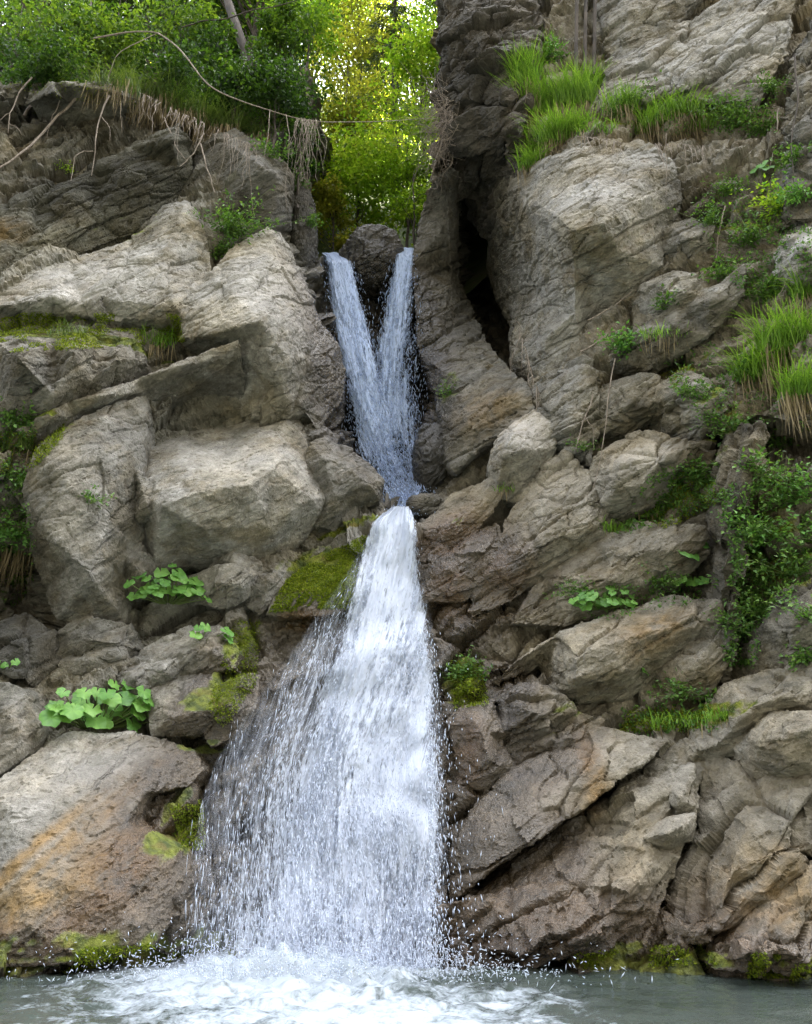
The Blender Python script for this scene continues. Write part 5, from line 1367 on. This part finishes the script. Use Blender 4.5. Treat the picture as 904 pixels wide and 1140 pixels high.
# dry hanging twigs in the gap
def twigs(px, py, Y, n, label):
    c = at(px, py, Y); paths = []
    for i in range(n):
        d = unit(np.array((-rng.uniform(.1, 1.0), rng.normal(0, .4), rng.normal(-.35, .55)))); l = rng.gamma(4, .16)
        s0 = rng.normal(0, .12, 3) * (1, 1, 3); e = s0 + d * l + np.array((0, 0, -.25 * l * l))
        paths.append((wobble([s0, s0 + d * l * .5, e], 8, .06, i), .007, .002))
        for q in range(3):
            b = s0 + (e - s0) * rng.uniform(.3, .9); paths.append((wobble([b, b + rng.normal(0, .12, 3) + d * .12, b + rng.normal(0, .2, 3) + d * .25], 5, .02, i * 3 + q), .004, .0015))
    o = link('dead_twigs', tubes('dead_twigs', paths, M_ROOT, 4)); o.location = Vector(c); o['label'] = label; o['category'] = 'twigs'; o['kind'] = 'thing'
twigs(500, 135, 14.7, 90, 'hazy grey thicket of dead twigs hanging from the dark pillar into the gap')

# ------------------------------------------------------------------ forest
def hillside():
    xs = np.linspace(-40, 40, 80); ys = np.linspace(18.5, 110, 80)
    X, Y = np.meshgrid(xs, ys)
    P = np.stack([X.ravel(), Y.ravel(), np.zeros(X.size)], -1)
    P[:, 2] = 12.6 + (P[:, 1] - 18) * .92 + np.clip(np.abs(P[:, 0] + .4) - 1.2, 0, 9) * .9 + 1.2 * fbm(P * .15, 3, 8)
    h, w = X.shape; idx = np.arange(h * w).reshape(h, w)
    F = np.stack([idx[:-1, :-1], idx[:-1, 1:], idx[1:, 1:], idx[1:, :-1]], -1).reshape(-1, 4)
    m = bpy.data.materials.new('forest_floor'); t = NT(m)
    p = t.n('ShaderNodeNewGeometry').outputs['Position']
    col = t.ramp(t.noise(p, 1.3, 7, .65), [(.35, (.035, .045, .012)), (.5, (.07, .10, .02)), (.65, (.12, .11, .05))])
    t.out(t.n('ShaderNodeBsdfPrincipled', i={'Base Color': col, 'Roughness': .95}).outputs[0])
    link('hillside', make_mesh('hillside', P, F, m), kind='structure', label='wooded slope beyond the gap')
    # unseen slope added behind the viewer, keeps low sky light off the rocks
    xs = np.linspace(-90, 90, 60); ys = np.linspace(-70, -6, 50)
    X, Y = np.meshgrid(xs, ys)
    P = np.stack([X.ravel(), Y.ravel(), np.zeros(X.size)], -1)
    P[:, 2] = -1.0 + (-6 - P[:, 1]) * 1.9 + 2.5 * fbm(P * .12, 4, 9)
    h, w = X.shape; idx = np.arange(h * w).reshape(h, w)
    F = np.stack([idx[:-1, :-1], idx[:-1, 1:], idx[1:, 1:], idx[1:, :-1]], -1).reshape(-1, 4)
    m = bpy.data.materials.new('dark_slope'); t = NT(m)
    p = t.n('ShaderNodeNewGeometry').outputs['Position']
    col = t.ramp(t.noise(p, .8, 7, .65), [(.35, (.035, .035, .028)), (.65, (.075, .07, .055))])
    t.out(t.n('ShaderNodeBsdfPrincipled', i={'Base Color': col, 'Roughness': .95}).outputs[0])
    link('sky_block_slope', make_mesh('sky_block_slope', P, F, m), kind='structure', label='unseen slope added behind the viewpoint to block low sky')


hillside()
G = 'sunlit trees beyond the gap'
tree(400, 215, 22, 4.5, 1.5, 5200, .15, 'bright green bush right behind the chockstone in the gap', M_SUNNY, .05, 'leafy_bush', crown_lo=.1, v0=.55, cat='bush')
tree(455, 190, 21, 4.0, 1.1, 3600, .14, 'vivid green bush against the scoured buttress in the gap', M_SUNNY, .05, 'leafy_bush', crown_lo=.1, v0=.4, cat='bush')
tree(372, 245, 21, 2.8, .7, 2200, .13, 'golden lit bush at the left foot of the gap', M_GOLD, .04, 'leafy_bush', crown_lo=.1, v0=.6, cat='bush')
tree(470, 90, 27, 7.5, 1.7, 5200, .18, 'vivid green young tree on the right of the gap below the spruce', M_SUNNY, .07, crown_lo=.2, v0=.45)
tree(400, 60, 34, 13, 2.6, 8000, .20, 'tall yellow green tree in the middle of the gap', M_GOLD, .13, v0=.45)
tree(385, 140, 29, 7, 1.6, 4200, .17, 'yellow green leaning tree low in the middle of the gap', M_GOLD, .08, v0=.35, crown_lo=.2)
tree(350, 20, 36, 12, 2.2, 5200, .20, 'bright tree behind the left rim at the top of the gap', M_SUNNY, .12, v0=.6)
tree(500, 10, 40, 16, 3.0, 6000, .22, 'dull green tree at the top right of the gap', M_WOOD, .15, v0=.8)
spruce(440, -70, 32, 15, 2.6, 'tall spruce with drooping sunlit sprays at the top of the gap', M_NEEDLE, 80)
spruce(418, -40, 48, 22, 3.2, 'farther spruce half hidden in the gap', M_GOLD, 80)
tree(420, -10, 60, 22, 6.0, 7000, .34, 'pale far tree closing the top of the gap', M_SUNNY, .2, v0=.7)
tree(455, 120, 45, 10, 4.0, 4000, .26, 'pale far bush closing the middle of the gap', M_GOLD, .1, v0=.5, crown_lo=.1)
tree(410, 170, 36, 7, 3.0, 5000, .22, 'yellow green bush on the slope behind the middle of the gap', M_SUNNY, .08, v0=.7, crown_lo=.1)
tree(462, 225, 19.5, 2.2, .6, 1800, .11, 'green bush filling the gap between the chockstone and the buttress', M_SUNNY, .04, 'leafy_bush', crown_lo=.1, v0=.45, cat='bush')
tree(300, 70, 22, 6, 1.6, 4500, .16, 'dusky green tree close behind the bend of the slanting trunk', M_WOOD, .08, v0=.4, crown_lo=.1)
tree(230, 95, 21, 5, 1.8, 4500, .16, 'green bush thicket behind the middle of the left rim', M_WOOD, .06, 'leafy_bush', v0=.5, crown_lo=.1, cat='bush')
# left rim
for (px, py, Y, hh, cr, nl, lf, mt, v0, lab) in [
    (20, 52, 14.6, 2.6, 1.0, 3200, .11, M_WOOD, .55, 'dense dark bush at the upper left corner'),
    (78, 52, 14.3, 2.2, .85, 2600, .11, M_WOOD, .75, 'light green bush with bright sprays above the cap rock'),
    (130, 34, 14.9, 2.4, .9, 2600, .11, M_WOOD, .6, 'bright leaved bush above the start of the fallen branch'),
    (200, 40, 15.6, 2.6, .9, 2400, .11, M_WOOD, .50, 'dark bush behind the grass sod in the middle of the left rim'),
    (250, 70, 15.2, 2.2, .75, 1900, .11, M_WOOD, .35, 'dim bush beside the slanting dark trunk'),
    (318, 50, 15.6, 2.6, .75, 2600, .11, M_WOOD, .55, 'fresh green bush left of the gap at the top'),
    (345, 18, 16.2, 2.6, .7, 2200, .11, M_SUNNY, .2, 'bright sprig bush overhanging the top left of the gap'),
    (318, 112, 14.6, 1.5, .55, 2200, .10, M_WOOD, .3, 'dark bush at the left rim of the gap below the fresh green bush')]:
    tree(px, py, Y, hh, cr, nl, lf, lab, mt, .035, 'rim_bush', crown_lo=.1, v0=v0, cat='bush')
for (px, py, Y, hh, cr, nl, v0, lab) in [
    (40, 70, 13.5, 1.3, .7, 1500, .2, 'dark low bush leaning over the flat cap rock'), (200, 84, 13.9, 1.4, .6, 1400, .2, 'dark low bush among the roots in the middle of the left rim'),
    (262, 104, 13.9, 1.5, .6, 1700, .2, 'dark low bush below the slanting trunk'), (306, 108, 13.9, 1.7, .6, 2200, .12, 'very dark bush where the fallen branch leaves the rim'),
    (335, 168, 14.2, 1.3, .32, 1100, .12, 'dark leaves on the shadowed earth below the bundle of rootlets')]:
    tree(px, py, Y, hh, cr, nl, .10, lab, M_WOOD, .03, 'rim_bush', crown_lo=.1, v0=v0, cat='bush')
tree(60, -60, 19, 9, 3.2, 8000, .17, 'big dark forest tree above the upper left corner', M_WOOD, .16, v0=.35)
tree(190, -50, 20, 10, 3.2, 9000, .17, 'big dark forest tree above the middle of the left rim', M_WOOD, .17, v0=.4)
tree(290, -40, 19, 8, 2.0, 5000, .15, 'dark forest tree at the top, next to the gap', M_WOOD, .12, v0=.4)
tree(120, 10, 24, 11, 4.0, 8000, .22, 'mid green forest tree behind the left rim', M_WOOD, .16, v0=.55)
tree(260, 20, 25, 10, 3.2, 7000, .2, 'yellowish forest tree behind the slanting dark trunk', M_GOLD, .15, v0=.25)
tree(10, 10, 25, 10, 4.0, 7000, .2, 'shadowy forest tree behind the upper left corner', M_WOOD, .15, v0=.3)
strand('tree_trunk', [at(300, 130, 15.2), at(278, 70, 15.5), at(252, 0, 16.0), at(225, -120, 16.5)], .17, .12, 'thick slanting dark trunk on the left rim', 'tree trunk', M_BARK, 20, .05)
strand('tree_trunk', [at(101, 70, 15.0), at(101, 20, 15.2), at(99, -90, 15.6)], .06, .05, 'slim upright trunk above the cap rock', 'tree trunk', M_BARK, 16, .04)
strand('tree_trunk', [at(322, 110, 16), at(326, 40, 16.5), at(328, -60, 17)], .06, .05, 'slim trunk at the left side of the gap', 'tree trunk', M_BARK, 16, .04)
strand('branch', [at(200, 30, 14.6), at(250, 18, 14.5), at(300, 8, 14.4), at(350, -4, 14.3)], .022, .012, 'thin dark branch arching across the top left forest', 'branch', M_BARK, 20, .06)
# ------------------------------------------------------------------ light
w = bpy.data.worlds.new('World'); SC.world = w; w.use_nodes = True
nt = w.node_tree; bg = nt.nodes['Background']
sky = nt.nodes.new('ShaderNodeTexSky'); sky.sky_type = 'NISHITA'; sky.sun_disc = False
SUN_EL, SUN_AZ = 58.0, 62.0      # azimuth from straight ahead towards the right
sky.sun_elevation = R(SUN_EL); sky.sun_rotation = R(SUN_AZ)
sky.air_density = 1.0; sky.dust_density = 3.0; sky.ozone_density = 1.0
hs = nt.nodes.new('ShaderNodeHueSaturation'); hs.inputs['Saturation'].default_value = .35
nt.links.new(sky.outputs[0], hs.inputs['Color'])
nt.links.new(hs.outputs[0], bg.inputs[0]); bg.inputs[1].default_value = .15
sd = Vector((math.sin(R(SUN_AZ)) * math.cos(R(SUN_EL)), math.cos(R(SUN_AZ)) * math.cos(R(SUN_EL)), math.sin(R(SUN_EL))))
ld = bpy.data.lights.new('sun', 'SUN'); ld.energy = 5.0; ld.angle = R(.5); ld.color = (1, .94, .84)
lo = bpy.data.objects.new('sun', ld); COL.objects.link(lo)
lo.rotation_euler = sd.to_track_quat('Z', 'Y').to_euler(); lo.location = (0, 10, 60)
vs = SC.view_settings; vs.view_transform = 'Standard'; vs.look = 'None'; vs.gamma = 1; vs.use_curve_mapping = False
vs.exposure = 3.4
SC.cycles.use_denoising = True; SC.cycles.denoising_prefilter = 'NONE'; SC.cycles.denoising_input_passes = 'RGB_ALBEDO_NORMAL'
SC.cycles.max_bounces = 8; SC.cycles.transparent_max_bounces = 16; SC.cycles.diffuse_bounces = 3
SC.cycles.use_adaptive_sampling = True
